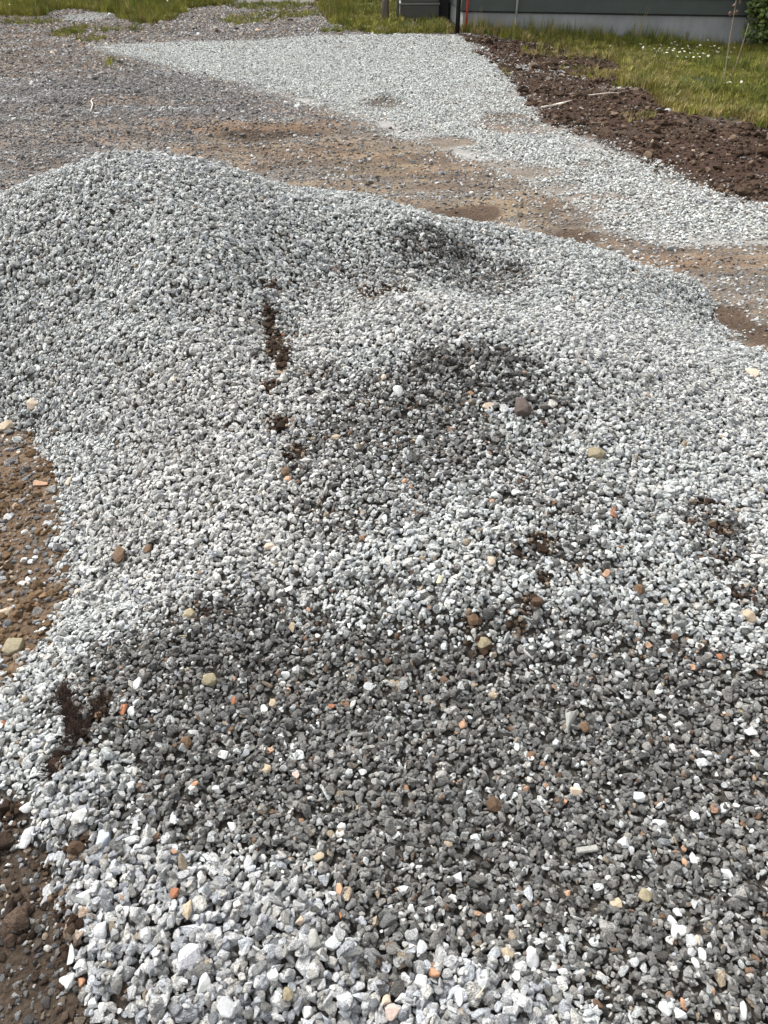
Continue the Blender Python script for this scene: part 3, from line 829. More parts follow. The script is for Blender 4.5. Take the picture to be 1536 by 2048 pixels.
def tube(name, pts, rads, mat, parent=None, seg=8):
    bm = bmesh.new(); rings = []
    pts = [Vector(p) for p in pts]
    for i, p_ in enumerate(pts):
        d = (pts[min(i + 1, len(pts) - 1)] - pts[max(i - 1, 0)]).normalized()
        u = d.orthogonal().normalized(); v = d.cross(u)
        r = rads[i] if hasattr(rads, '__len__') else rads
        rings.append([bm.verts.new(p_ + (u * math.cos(t) + v * math.sin(t)) * r) for t in [k_ * 2 * math.pi / seg for k_ in range(seg)]])
    for i in range(len(rings) - 1):
        for k_ in range(seg): bm.faces.new((rings[i][k_], rings[i][(k_ + 1) % seg], rings[i + 1][(k_ + 1) % seg], rings[i + 1][k_]))
    bm.faces.new(rings[0][::-1]); bm.faces.new(rings[-1])
    bmesh.ops.recalc_face_normals(bm, faces=bm.faces[:])
    me = bpy.data.meshes.new(name); bm.to_mesh(me); bm.free()
    for f in me.polygons: f.use_smooth = True
    return link(name, me, mat, parent)

M_CONC = flat_material('cast_concrete', (.235, .245, .247), .85, 1.6, .26, bump=.1, stretch=(1, 1, .5))
M_SIDE = flat_material('dark_green_cladding', (.040, .052, .046), .6, 5, .12)
M_TRIM = flat_material('dark_trim', (.012, .013, .013), .6, 8, .1)
M_ROOF = flat_material('dark_roof_sheet', (.03, .03, .032), .5, 5, .15)
M_CAB = flat_material('grey_cabinet_plaster', (.085, .083, .077), .8, 6, .12)
M_CAP = flat_material('pale_cabinet_cap', (.20, .20, .19), .7, 9, .1)
M_WOOD = flat_material('weathered_wood', (.115, .095, .083), .85, 12, .35, stretch=(4, 4, .4))
M_STEEL = flat_material('galvanised_steel', (.22, .25, .27), .45, 20, .12, .6)
M_BLACK = flat_material('black_pipe', (.008, .009, .009), .4, 10, .1)
M_RED = flat_material('red_plastic', (.42, .045, .03), .5, 10, .1)
M_PALE = flat_material('pale_rod', (.42, .42, .40), .5, 10, .1)

front = np.array([BX1 - BX0, BY1 - BY0]); L_ = np.linalg.norm(front); front /= L_
back = np.array([-front[1], front[0]])
A_ = np.array([BX0, BY0]); B_ = np.array([BX1, BY1])
Cn = B_ + back * 7; D_ = A_ + back * 7; E_ = np.array([1.12, 17.0])
E_ = np.array([1.19, 16.9]); D_ = np.array([1.19, 21.5])
foot = [tuple(A_), tuple(B_), tuple(Cn), tuple(D_), tuple(E_)]
cen = np.mean(foot, 0)
def grow(pts, d):
    out = []
    for i in range(len(pts)):
        p0, p1, p2 = np.array(pts[i - 1]), np.array(pts[i]), np.array(pts[(i + 1) % len(pts)])
        e1 = (p1 - p0) / np.linalg.norm(p1 - p0); e2 = (p2 - p1) / np.linalg.norm(p2 - p1)
        n1v, n2v = np.array([e1[1], -e1[0]]), np.array([e2[1], -e2[0]])
        m = n1v + n2v; m = m / (m @ m) * 2
        out.append(tuple(p1 + m * d))
    return out
bld_o = empty('grey_building', (BX0, BY0, 0)); bi = Matrix.Translation((-BX0, -BY0, 0))
def bchild(o): o.matrix_parent_inverse = bi; return o
FT = .345
bchild(prism('foundation', foot, -.4, FT, M_CONC, bld_o))
bchild(prism('drip_edge', grow(foot, .022), FT + .001, FT + .022, M_TRIM, bld_o))
# cladding: wide lapped horizontal boards in one mesh
bm = bmesh.new()
z_ = FT + .024
while z_ < 2.9:
    lo = grow(foot, .045); hi = grow(foot, .028)
    a_ = [bm.verts.new((x, y, z_)) for x, y in lo]; b_ = [bm.verts.new((x, y, z_ + .196)) for x, y in hi]
    for i in range(5):
        j = (i + 1) % 5; bm.faces.new((a_[i], a_[j], b_[j], b_[i]))
    bm.faces.new(a_[::-1]); bm.faces.new(b_)
    z_ += .198
me = bpy.data.meshes.new('cladding'); bm.to_mesh(me); bm.free()
bchild(link('cladding', me, M_SIDE, bld_o))
ridge_y = .5
bm = bmesh.new()
eav = grow(foot, .3)
q = [eav[0], eav[1], eav[2], eav[3]]
mid0 = (np.array(q[0]) + np.array(q[3])) / 2; mid1 = (np.array(q[1]) + np.array(q[2])) / 2
for dz in (0,):
    v = [bm.verts.new((x, y, z_ + .0)) for x, y in q] + [bm.verts.new((*mid0, z_ + 1.9)), bm.verts.new((*mid1, z_ + 1.9))]
    for f in ((0, 1, 5, 4), (2, 3, 4, 5), (0, 4, 3), (1, 2, 5), (3, 2, 1, 0)): bm.faces.new([v[i] for i in f])
bmesh.ops.recalc_face_normals(bm, faces=bm.faces[:])
me = bpy.data.meshes.new('roof'); bm.to_mesh(me); bm.free()
bchild(link('roof', me, M_ROOF, bld_o))
tag(bld_o, 'dark grey-green clad building on a pale concrete foundation at the lawn', 'building')

# cabinet
cab = empty('utility_cabinet', (.29, 16.45, 0))
cz = float(g_height(.6, 16.5))
bm = bmesh.new(); box_bm(bm, 0, .70, 0, .5, cz - .1, cz + .235, .008)
me = bpy.data.meshes.new('plinth'); bm.to_mesh(me); bm.free(); link('plinth', me, M_CAB, cab)
bm = bmesh.new(); box_bm(bm, -.012, .712, -.014, .512, cz + .236, cz + .262, .004)
me = bpy.data.meshes.new('ledge'); bm.to_mesh(me); bm.free(); link('ledge', me, M_CAP, cab)
bm = bmesh.new(); box_bm(bm, .01, .69, .01, .49, cz + .263, cz + 1.25, .01)
me = bpy.data.meshes.new('housing'); bm.to_mesh(me); bm.free(); link('housing', me, M_CAB, cab)
bm = bmesh.new(); box_bm(bm, -.03, .73, -.03, .53, cz + 1.251, cz + 1.29, .006)
me = bpy.data.meshes.new('lid'); bm.to_mesh(me); bm.free(); link('lid', me, M_CAP, cab)
tag(cab, 'grey box cabinet with a pale ledge beside the building corner', 'utility cabinet')

x_, y_, z_0 = P(771, 47, True)
po = tube('wooden_post', [(0, 0, -.3), (0, 0, .6), (.01, 0, 1.6), (.02, 0, 2.4)], [.066, .064, .062, .06], M_WOOD, None, 14); po.location = (x_, y_, z_0)
tag(po, 'brown weathered round wooden post standing left of the grey cabinet', 'post')
x_, y_, z_0 = P(795, 41, True)
po = empty('steel_post', (x_, y_, z_0))
tube('rail', [(0, 0, -.1), (0, 0, 1.5)], .024, M_STEEL, po, 10)
tube('cap', [(0, 0, 1.501), (0, 0, 1.52)], .027, M_BLACK, po, 10)
tag(po, 'thin grey metal post at the left edge of the cabinet', 'post')
x_, y_, z_0 = P(915, 55, True)
Y_ = min(y_, wall_y(x_) - 0.30); x_ *= Y_ / y_; y_ = Y_; z_0 = float(g_height(x_, y_))
po = empty('black_downpipe', (x_, y_, z_0))
tube('pipe', [(0, 0, -.05), (0, 0, 1.2), (.03, .02, 2.3)], .038, M_BLACK, po, 12)
tube('collar', [(0, 0, .5), (0, 0, .55)], .047, M_BLACK, po, 12)
tag(po, 'black vertical pipe in front of the building corner', 'pipe')
x_, y_, z_0 = P(932, 55, True)
Y_ = min(y_, wall_y(x_) - 0.16); x_ *= Y_ / y_; y_ = Y_; z_0 = float(g_height(x_, y_))
po = empty('snow_marker', (x_, y_, z_0))
tube('stick', [(0, 0, -.05), (.015, 0, 1.3)], .017, M_RED, po, 8)
tube('tip', [(.015, 0, 1.301), (.017, 0, 1.42)], .0125, M_PALE, po, 8)
tag(po, 'thin red marker stick in front of the concrete foundation', 'marker stick')
x_, y_, z_0 = P(1029, 66, True)
Y_ = min(y_, wall_y(x_) - 0.10); x_ *= Y_ / y_; y_ = Y_; z_0 = float(g_height(x_, y_))
po = empty('marker_rod', (x_, y_, z_0))
tube('rod', [(0, 0, -.05), (.0, 0, .26)], .013, M_STEEL, po, 8)
tube('sleeve', [(0, 0, .261), (.01, 0, 1.3)], .017, M_PALE, po, 8)
tag(po, 'thin pale rod with a grey lower end against the foundation', 'marker rod')

bm = bmesh.new(); box_bm(bm, 0, .17, 0, .35, -.1, 1.5, .01)  # black box added to fill the dark gap between cabinet and building
me = bpy.data.meshes.new('gap_box'); bm.to_mesh(me); bm.free()
du = empty('dark_duct', (1.005, 16.6, cz)); link('gap_box', me, M_TRIM, du)  # no duct: holds the black box added to fill the dark gap
bm = bmesh.new(); box_bm(bm, -.01, .18, -.01, .36, 1.501, 1.53, .004)
me = bpy.data.meshes.new('cap'); bm.to_mesh(me); bm.free(); link('cap', me, M_BLACK, du)  # top of the added gap box
tag(du, 'added black upright box filling the dark gap between the grey cabinet and the building', 'duct')  # category duct: here only the added gap box

# bush at the right edge
def leaf_mesh(seed, n, rad, lw, jit=.25, zmin=0):
    r = random.Random(seed); V, F = [], []
    k_ = 0
    while k_ < n:
        v = Vector((r.uniform(-1, 1), r.uniform(-1, 1), r.uniform(-1, 1)))
        if v.length > 1 or v.length < .35: continue
        lob = 1 + .28 * math.sin(v.x * 7 + seed) * math.cos(v.z * 6)
        p_ = Vector((v.x * rad[0], v.y * rad[1], v.z * rad[2])) * lob
        if r.random() < .35 * (math.sin(p_.x * 11) * math.sin(p_.z * 13 + 1) > .3): continue
        k_ += 1
        d = Vector((r.uniform(-1, 1), r.uniform(-1, 1), r.uniform(-.8, .5))).normalized(); s = d.orthogonal().normalized()
        l = lw * r.uniform(.6, 1.3); w_ = l * .33
        up = d.cross(s) * l * .12
        i = len(V)
        V += [tuple(p_), tuple(p_ + d * l * .5 + s * w_ - up), tuple(p_ + d * l), tuple(p_ + d * l * .5 - s * w_ - up), tuple(p_ + d * l * .5)]
        F += [(i, i + 1, i + 4), (i + 1, i + 2, i + 4), (i + 2, i + 3, i + 4), (i + 3, i, i + 4)]
    me = bpy.data.meshes.new('foliage'); me.from_pydata(V, [], F); me.update()
    return me
M_LEAF = flat_material('bush_leaf', (.095, .135, .030), .5, 3.5, .55)
M_BARK = flat_material('brown_bark', (.10, .07, .05), .9, 30, .3)
x_, y_, z_0 = P(1545, 105, True)
bush = empty('leafy_bush', (x_ - .03, y_ + .1, z_0))
link('foliage', leaf_mesh(3, 3600, (.46, .42, .78), .085), M_LEAF, bush, (0, 0, .80))
for k_ in range(7):
    a_ = k_ * .9; tube('stem', [(.04 * math.cos(a_), .04 * math.sin(a_), -.05), (.12 * math.cos(a_), .12 * math.sin(a_), .5), (.3 * math.cos(a_), .28 * math.sin(a_), 1.15)], [.013, .01, .004], M_BARK, bush, 6)
tag(bush, 'dark green leafy bush at the right edge beside the foundation', 'bush')

# dry stalk
M_STALK = flat_material('dry_stalk', (.24, .19, .13), .85, 30, .3)
M_SEED = flat_material('seed_head', (.11, .065, .05), .9, 40, .3)
x_, y_, z_0 = P(1452, 168, True)
st = empty('dry_stalk', (x_, y_, z_0))
def stem_at(t): return Vector((-.03 - .13 * t + .04 * t * t, .04 * t, 1.15 * t))
tube('stem', [stem_at(t / 10) for t in range(-1, 11)], [.0065] * 6 + [.005] * 4 + [.004, .003], M_STALK, st, 6)
tube('stem', [Vector((.05, .03, -.03)), Vector((.08, .03, .25)), Vector((.10, .03, .48)), Vector((.10, .02, .62))], [.006, .005, .004, .003], M_STALK, st, 6)
for k_, (t, dx, dz) in enumerate([(.60, -.035, .02), (.63, .03, .0), (.66, -.02, .03), (.70, .045, .02), (.72, .02, .05), (.76, .05, .0), (.58, -.05, .05), (.80, .03, .03)]):
    s_ = rock_mesh('seed_head', 900 + k_, 16, .4, .05)
    o = link('seed_head', s_, M_SEED, st, stem_at(t) + Vector((dx, 0, dz))); o.scale = (.016, .015, .026)
tag(st, 'tall dry brown stalk with seed heads standing in the lawn', 'dry plant')

# white flowers
M_PETAL = flat_material('white_petals', (.72, .70, .60), .7, 30, .1)
M_FSTEM = flat_material('flower_stem', (.09, .13, .03), .7, 10, .1)
def flower_meshes():
    bm = bmesh.new(); c0 = bm.verts.new((0, 0, .006)); ring = []
    for k_ in range(16):
        r_ = .019 if k_ % 2 == 0 else .012
        ring.append(bm.verts.new((r_ * math.cos(k_ * math.pi / 8), r_ * math.sin(k_ * math.pi / 8), 0 if k_ % 2 == 0 else .003)))
    for k_ in range(16): bm.faces.new((c0, ring[k_], ring[(k_ + 1) % 16]))
    bot = bm.verts.new((0, 0, -.006))
    for k_ in range(16): bm.faces.new((bot, ring[(k_ + 1) % 16], ring[k_]))
    me = bpy.data.meshes.new('flower_head'); bm.to_mesh(me); bm.free(); me.materials.append(M_PETAL)
    s_ = tube('stem', [(0, 0, 0), (.004, 0, .05), (0, 0, .104)], .0018, M_FSTEM, None, 5)
    sm = s_.data; bpy.data.objects.remove(s_)
    return me, sm
fm, sm = flower_meshes()
spots = []
fr = random.Random(5)
for (px, py) in [(1218, 108), (1278, 105), (1283, 110), (1290, 118), (1296, 104), (1300, 112), (1306, 108), (1310, 116), (1313, 120), (1318, 107), (1322, 113), (1325, 117), (1330, 121), (1335, 109), (1337, 125), (1342, 118),
                 (1345, 112), (1350, 107), (1355, 122), (1361, 113), (1365, 120), (1369, 128), (1374, 114), (1377, 118), (1381, 124), (1383, 130), (1386, 117), (1390, 111), (1393, 119), (1395, 131), (1402, 124), (1412, 130),
                 (1417, 108), (1421, 112), (1425, 106), (1430, 116), (1432, 120), (1434, 112), (1458, 118), (1464, 112), (1452, 130), (1346, 99), (1340, 101), (1412, 96), (1396, 107), (1372, 108), (1284, 114), (1316, 111), (1332, 115), (1352, 125)]:
    spots.append((px, py, 0))
for (px, py) in [(325, 18), (330, 14), (338, 20), (344, 16), (320, 22), (349, 12), (312, 12), (305, 3), (300, 8), (70, 14), (40, 20), (24, 26)]: spots.append((px, py, 1))
for (px, py) in [(1450, 180), (1456, 182), (1478, 181)]: spots.append((px, py, 2))
LBL = ['small white flower in the sunny lawn in front of the concrete foundation', 'small white flower in the tall grass at the upper left', 'small white flower at the foot of the dry stalk']
GRP = ['white flowers in the lawn by the foundation', 'white flowers in the upper left grass', 'white flowers by the dry stalk']
for (px, py, g_) in spots:
    x_, y_, z_0 = P(px, py + 3, True)
    root = empty('white_flower', (x_, y_, z_0), fr.uniform(0, 6))
    s_ = fr.uniform(.8, 1.25); root.scale = (s_, s_, s_ * (2.0 if g_ == 1 else 1))
    hd = bpy.data.objects.new('flower_head', fm); COL.objects.link(hd); hd.parent = root; hd.location = (0, 0, .105); hd.rotation_euler = (fr.uniform(-.2, .9), fr.uniform(-.4, .4), 0)
    s2 = bpy.data.objects.new('stem', sm); COL.objects.link(s2); s2.parent = root
    tag(root, LBL[g_], 'flower', GRP[g_])

# ------------------------------------------------------------------ single stones, clods and sticks that stand out
SM = {}
PAL = {'white': (.40, .41, .40), 'pale': (.31, .315, .32), 'cream': (.38, .31, .24), 'tan': (.29, .235, .165), 'orange': (.32, .195, .125), 'bright': (.34, .185, .11), 'brown': (.105, .065, .038), 'rust': (.24, .10, .05), 'grey': (.24, .24, .22),
       'blue': (.33, .36, .41), 'dark': (.060, .045, .038), 'yellow': (.42, .41, .29), 'olive': (.20, .17, .11), 'pink': (.34, .27, .235), 'clod': (.070, .042, .024), 'speckled': (.44, .44, .46)}
for k_, c_ in PAL.items():
    SM[k_] = flat_material(k_ + '_stone', c_, .85 if k_ not in ('clod', 'brown') else .97, 170 if k_ != 'speckled' else 320, {'speckled': .5, 'clod': .45, 'brown': .4, 'white': .13, 'cream': .18}.get(k_, .25), bump=.4 if k_ in ('clod', 'brown', 'dark') else .2)
SPEC = [
 (1045, 826, 38, 34, 'dark', 'largest dark brown stone on the upper right slope of the heap'),
 (1192, 913, 42, 26, 'olive', 'flat dark olive-brown stone lying on pale gravel right of the big dark stone'),
 (975, 821, 26, 15, 'cream', 'cream and pink stone just left of the big dark stone'),
 (242, 1120, 30, 38, 'brown', 'upright dark brown clod on the pale left slope'),
 (296, 1103, 19, 21, 'brown', 'small square brown clod right of the upright brown clod'),
 (380, 1233, 28, 26, 'olive', 'dull brown clod where the pale left slope turns dark'),
 (982, 1130, 18, 18, 'cream', 'rounded apricot stone left of the brown soil patches'),
 (879, 1170, 20, 17, 'yellow', 'pale yellowish rounded stone on the white band of gravel'),
 (1275, 1190, 26, 20, 'brown', 'chocolate brown stone in the pale gravel at the right'),
 (1224, 1033, 18, 22, 'rust', 'reddish brown upright stone in the pale gravel at the right'),
 (1495, 1240, 28, 24, 'tan', 'rounded beige stone near the right edge halfway down'),
 (1503, 752, 26, 30, 'cream', 'large yellowish stone near the right edge on the upper heap'),
 (68, 817, 24, 17, 'cream', 'cream stone on the pale gravel above the left dirt patch'),
 (14, 857, 32, 24, 'tan', 'big beige stone at the left edge where gravel meets dirt'),
 (140, 968, 16, 20, 'cream', 'cream stone at the heap foot beside the dirt patch'),
 (82, 970, 32, 12, 'orange', 'long tan-orange stone lying on the left dirt patch'),
 (12, 1226, 34, 20, 'tan', 'flat beige stone at the left edge on bare dirt'),
 (28, 1298, 40, 34, 'olive', 'largest grey-brown clod on the dirt at the left edge'),
 (155, 1188, 12, 26, 'cream', 'upright cream sliver at the foot of the left slope'),
 (968, 1290, 34, 26, 'olive', 'flat round olive-brown clod at the top of the dark gravel'),
 (945, 1246, 28, 22, 'brown', 'brown clod just above the olive clod on dark gravel'),
 (421, 1367, 34, 26, 'olive', 'smooth brownish rounded stone on dark gravel in the left half'),
 (374, 1494, 26, 24, 'brown', 'square brown clod on dark gravel right of the peat clump'),
 (924, 1455, 18, 20, 'orange', 'orange stone alone in the middle of the dark gravel'),
 (576, 1388, 14, 16, 'orange', 'round salmon stone beside a tan one on dark gravel'),
 (546, 1410, 18, 20, 'tan', 'rounded tan stone below left of the round salmon stone'),
 (469, 1408, 14, 16, 'rust', 'small dusky pink stone left of the rounded tan stone'),
 (392, 1578, 16, 12, 'bright', 'bright orange angular stone in the dark gravel at the left'),
 (533, 1544, 24, 20, 'tan', 'tan stone right of the bright orange angular one'),
 (592, 1556, 16, 20, 'pink', 'pinkish pale stone right of the tan one on dark gravel'),
 (1142, 1452, 28, 46, 'grey', 'big upright teardrop grey stone on dark gravel'),
 (1168, 1460, 22, 22, 'brown', 'brown clod leaning on the teardrop grey stone'),
 (1033, 1498, 12, 30, 'white', 'narrow upright white stone left of the teardrop stone'),
 (1110, 1489, 15, 15, 'white', 'small round white stone just below the teardrop stone'),
 (1060, 1526, 15, 14, 'white', 'small white stone below right of the narrow upright one'),
 (1150, 1590, 26, 20, 'cream', 'creamy wedge-shaped stone on dark gravel right of centre'),
 (1128, 1609, 12, 11, 'bright', 'tiny orange stone below left of the creamy wedge'),
 (1275, 1601, 24, 18, 'white', 'white stone right of the creamy wedge'),
 (988, 1614, 36, 34, 'clod', 'square dark brown earth clod on the lower dark gravel'),
 (1318, 1652, 30, 15, 'white', 'flat oval white stone on the dark gravel at the right'),
 (1244, 1695, 24, 20, 'white', 'white stone right of the long grey splinter'),
 (1260, 1707, 12, 18, 'pale', 'small pale stone touching the white stone right of the splinter'),
 (1385, 1722, 15, 24, 'white', 'white teardrop stone beside an orange-brown sliver'),
 (1369, 1730, 11, 28, 'orange', 'orange-brown sliver left of the white teardrop stone'),
 (1450, 1756, 18, 24, 'white', 'white pointed stone near the right edge on dark gravel'),
 (1288, 1797, 28, 26, 'olive', 'tan-brown angular stone right of a yellowish one'),
 (1231, 1812, 26, 20, 'tan', 'yellowish tan stone low in the dark gravel at the right'),
 (1353, 1830, 14, 18, 'pale', 'pale stone at the top of the white stone trail'),
 (1341, 1848, 22, 18, 'white', 'second white stone from the top of the trail at lower right'),
 (1354, 1868, 38, 24, 'white', 'largest white stone of the trail at lower right'),
 (1377, 1886, 20, 26, 'pale', 'pale grey slab below the largest white stone of the trail'),
 (1391, 1888, 11, 28, 'cream', 'cream rectangular stone at the right side of the trail'),
 (1380, 1911, 18, 16, 'pale', 'blue-white stone under the cream rectangular one'),
 (1401, 1915, 16, 24, 'white', 'long white stone at the lower end of the trail'),
 (1388, 1932, 14, 20, 'white', 'last white stone at the bottom of the trail'),
 (1328, 2023, 24, 24, 'white', 'round white stone at the bottom right edge of the photo'),
 (1356, 2031, 26, 20, 'white', 'white stone right of the round white one at the bottom'),
 (1485, 2026, 20, 28, 'white', 'white egg-shaped stone in the bottom right corner'),
 (1364, 2014, 12, 28, 'bright', 'upright orange and brown stone at the bottom right'),
 (738, 1380, 26, 20, 'pale', 'large pale grey stone at the centre of the dark gravel'),
 (276, 1372, 18, 24, 'white', 'chalk white stone on the dark border left of centre'),
 (572, 1357, 20, 16, 'white', 'white stone just above the round salmon stone'),
 (592, 1343, 18, 14, 'white', 'white stone up and right of the one above the salmon stone'),
 (529, 1423, 16, 20, 'white', 'pointed white stone below left of the rounded tan stone'),
 (264, 1428, 22, 18, 'white', 'white stone right of the rust brown one near the peat clump'),
 (248, 1423, 15, 24, 'rust', 'rust brown stone between the peat clump and a white stone'),
 (197, 1432, 16, 14, 'bright', 'orange stone caught at the right side of the peat clump'),
 (588, 1504, 15, 18, 'white', 'oval white stone in the dark gravel left of centre'),
 (448, 1517, 20, 20, 'white', 'white angular stone right of the square brown clod'),
 (388, 1471, 22, 11, 'white', 'flat white stone just above the square brown clod'),
 (437, 1585, 26, 16, 'white', 'white long stone right of the bright orange angular one'),
 (465, 1660, 18, 20, 'white', 'round white stone at the lower left of the dark gravel'),
 (349, 1646, 13, 17, 'white', 'small milky white stone on the dark gravel at the left'),
 (169, 1649, 34, 26, 'white', 'large white rounded stone on the pale gravel at the lower left'),
 (57, 1621, 28, 20, 'white', 'white stone at the left edge above the dark peat'),
 (210, 1690, 30, 42, 'blue', 'mottled blue-grey stone at the lower left'),
 (57, 1680, 24, 40, 'pale', 'long pale stone standing at the edge of the dark peat'),
 (173, 1808, 34, 24, 'white', 'chunky white stone at the corner of the pale gravel over the peat'),
 (353, 1797, 18, 26, 'rust', 'rounded amber-brown stone in the pale lower left gravel'),
 (379, 1838, 22, 38, 'tan', 'upright grey and orange stone below the amber-brown one'),
 (273, 1847, 15, 16, 'cream', 'small cream stone in the pale lower left gravel'),
 (206, 1875, 26, 36, 'pale', 'upright pale slab stone above the lower dark peat'),
 (134, 1964, 28, 30, 'white', 'white block-shaped stone lying on the dark peat'),
 (147, 1915, 20, 36, 'white', 'upright white stone above the white block on the peat'),
 (165, 1968, 14, 15, 'bright', 'orange pebble right of the white block on the peat'),
 (191, 2014, 18, 16, 'white', 'left one of two oval white stones on the bottom peat'),
 (209, 2020, 20, 16, 'white', 'right one of two oval white stones on the bottom peat'),
 (384, 1925, 44, 42, 'speckled', 'largest speckled black and white stone at the lower left'),
 (412, 1974, 26, 40, 'white', 'large white slanted stone below the speckled one'),
 (550, 1966, 26, 30, 'white', 'white polygon-shaped stone in the bottom left gravel'),
 (460, 2034, 36, 34, 'pale', 'broad pale grey stone at the bottom edge of the photo'),
 (616, 2032, 22, 20, 'white', 'white stone at the bottom edge right of the broad pale one'),
 (578, 2004, 24, 24, 'olive', 'brown-grey block near the bottom edge'),
 (601, 1856, 17, 17, 'cream', 'round cream stone at the edge of the pale lower gravel'),
 (629, 1895, 32, 38, 'grey', 'large slanted greenish grey stone in the lower gravel'),
 (666, 1902, 28, 26, 'white', 'white stone right of the large slanted greenish grey one'),
 (638, 1720, 24, 20, 'tan', 'rounded tan stone in the lower middle of the dark gravel'),
 (499, 1733, 20, 34, 'pale', 'pale upright stone where dark gravel turns pale'),
 (355, 1722, 14, 11, 'bright', 'small orange stone left of the pale upright one'),
 (663, 1418, 15, 13, 'rust', 'brick red stone in the dark gravel near the centre'),
 (7, 1455, 14, 12, 'rust', 'dark red stone at the left edge beside the peat clump'),
 (680, 1787, 16, 28, 'orange', 'upright orange-pink stone in the lower middle'),
 (685, 1838, 12, 16, 'rust', 'orange-brown pebble below the upright orange-pink stone'),
 (796, 790, 24, 22, 'white', 'biggest white stone on the dark slope of the upper heap'),
 (673, 884, 24, 13, 'tan', 'flat olive-tan stone on the dark middle slope'),
 (767, 760, 14, 13, 'cream', 'small cream stone left of the biggest white slope stone'),
 (985, 1016, 15, 13, 'bright', 'orange pebble on the mixed grey slope right of centre'),
 (810, 966, 18, 9, 'orange', 'flat salmon stone on the middle slope'),
 (571, 955, 22, 20, 'brown', 'dark brown clod on top of an orange stone'),
 (576, 969, 18, 12, 'orange', 'orange stone under a dark brown clod'),
 (943, 1914, 28, 0, 'pale', ''),
 (965, 1973, 24, 36, 'pale', 'two-tone white and blue-grey wedge at the bottom middle'),
 (842, 1909, 24, 32, 'pale', 'long slanted blue-white stone at the bottom middle'),
 (841, 1978, 24, 24, 'white', 'square white stone at the bottom middle'),
 (868, 1958, 24, 18, 'bright', 'orange oval stone above the square white one'),
 (917, 2010, 20, 30, 'white', 'upright white stone at the bottom right of the square one'),
 (771, 2012, 20, 20, 'cream', 'apricot diamond-shaped stone at the bottom middle'),
 (786, 2036, 30, 30, 'pink', 'large pink and cream stone touching the bottom edge'),
 (915, 1762, 20, 20, 'pale', 'blue-grey stone above the lower mixed gravel'),
 (823, 1820, 16, 16, 'white', 'left one of three small white stones low in the middle'),
 (858, 1823, 20, 12, 'white', 'flat middle one of three small white stones low in the middle'),
 (904, 1801, 18, 17, 'white', 'right one of three small white stones low in the middle'),
 (978, 1842, 14, 26, 'white', 'slanted white oval stone low in the middle'),
 (1018, 1842, 20, 15, 'white', 'white oval stone right of the slanted one'),
 (1013, 1915, 26, 22, 'tan', 'squarish straw-coloured stone in the lower mixed gravel'),
 (1063, 1922, 26, 38, 'pale', 'upright pale stone right of the straw-coloured one'),
 (1134, 1790, 13, 15, 'orange', 'peach-coloured round stone low at the right'),
 (532, 1066, 0, 0, 'pale', ''),
 (584, 1262, 16, 22, 'tan', 'triangular tan stone at the top of the dark gravel'),
 (617, 1227, 10, 12, 'orange', 'small orange-red stone up right of the triangular tan one'),
 (540, 1100, 24, 14, 'cream', 'oval ivory stone on the pale middle slope'),
 (1295, 1298, 16, 14, 'orange', 'orange stone on the pale and dark border at the right'),
 (1210, 1155, 18, 18, 'orange', 'pale orange stone below the soil patches at the right'),
 (1438, 1318, 16, 12, 'rust', 'purple-red stone near the right edge'),
 (1252, 1398, 16, 18, 'white', 'round white stone at the upper right of the dark gravel'),
 (1315, 1388, 20, 12, 'white', 'flat white stone right of the round white one'),
 (1238, 1357, 22, 12, 'white', 'oblong white stone above the round white one'),
 (1497, 1473, 24, 15, 'white', 'white stone near the right edge in the dark gravel'),
 (1363, 1465, 0, 0, 'pale', ''),
]
srng = random.Random(42)
smeshes = {}
def stone_obj(name, px, py, wpx, hpx, colour, label, cat='stone', seed=0, lift=.0):
    x_, y_, z_0 = P(px, py)
    dist = math.sqrt(x_ * x_ + y_ * y_ + (CAM_H - z_0) ** 2)
    z1 = hm(x_, y_) if lut(x_, y_) > g_height(x_, y_) - .01 else z_0
    # shift along the ground so that the raised stone still stands where the photo shows it
    dn = (z1 - z_0) * y_ / max(CAM_H - z_0, .3)
    k_ = FPX * CAM_H / 1.65
    a_ = wpx / 2 * dist / FPX / 1.02 * .98
    tanv = (CAM_H - z_0) / dist
    hh_ = hpx / 2 * dist / FPX
    b_ = hh_ / max(math.sqrt(tanv ** 2 + .3 * (1 - tanv ** 2)), .4)
    b_ = min(b_, 1.9 * a_); a_, b_ = a_ * .9, b_ * .86
    c_ = min(a_, b_) * .62
    me_ = rock_mesh(name, 3000 + seed, srng.choice([12, 15, 18]), .45, .1, srng.uniform(.1, .4))
    if colour in ('clod', 'brown', 'dark', 'olive'):
        me_ = rock_mesh(name, 3000 + seed, 34, .2, .04, .15)
    me_.materials.append(SM[colour])
    for f in me_.polygons: f.use_smooth = False
    o = link(name, me_)
    for v in me_.vertices: v.co = Vector((v.co.x * a_, v.co.y * b_, v.co.z * c_))
    o.location = (x_ - 0, y_ - dn * .0, z1 + c_ * .30 + lift)
    # gradient of the land
    e = .02
    if y_ < 5.6:
        gx_s = (float(top_z(x_ + e, y_)) - float(top_z(x_ - e, y_))) / (2 * e); gy_s = (float(top_z(x_, y_ + e)) - float(top_z(x_, y_ - e))) / (2 * e)
        o.rotation_euler = (math.atan(gy_s) + srng.uniform(-.15, .15), -math.atan(gx_s) + srng.uniform(-.15, .15), srng.uniform(-.25, .25))
    return tag(o, label, cat)
for i, (px, py, w_, h_, c_, lab) in enumerate(SPEC):
    if not lab: continue
    nm = 'earth_clod' if 'clod' in lab.split(' on ')[0].split(' at ')[0] and c_ in ('clod', 'brown', 'olive') else 'stone'
    stone_obj(nm, px, py, w_, h_, c_, lab, 'clod' if nm == 'earth_clod' else 'stone', i)

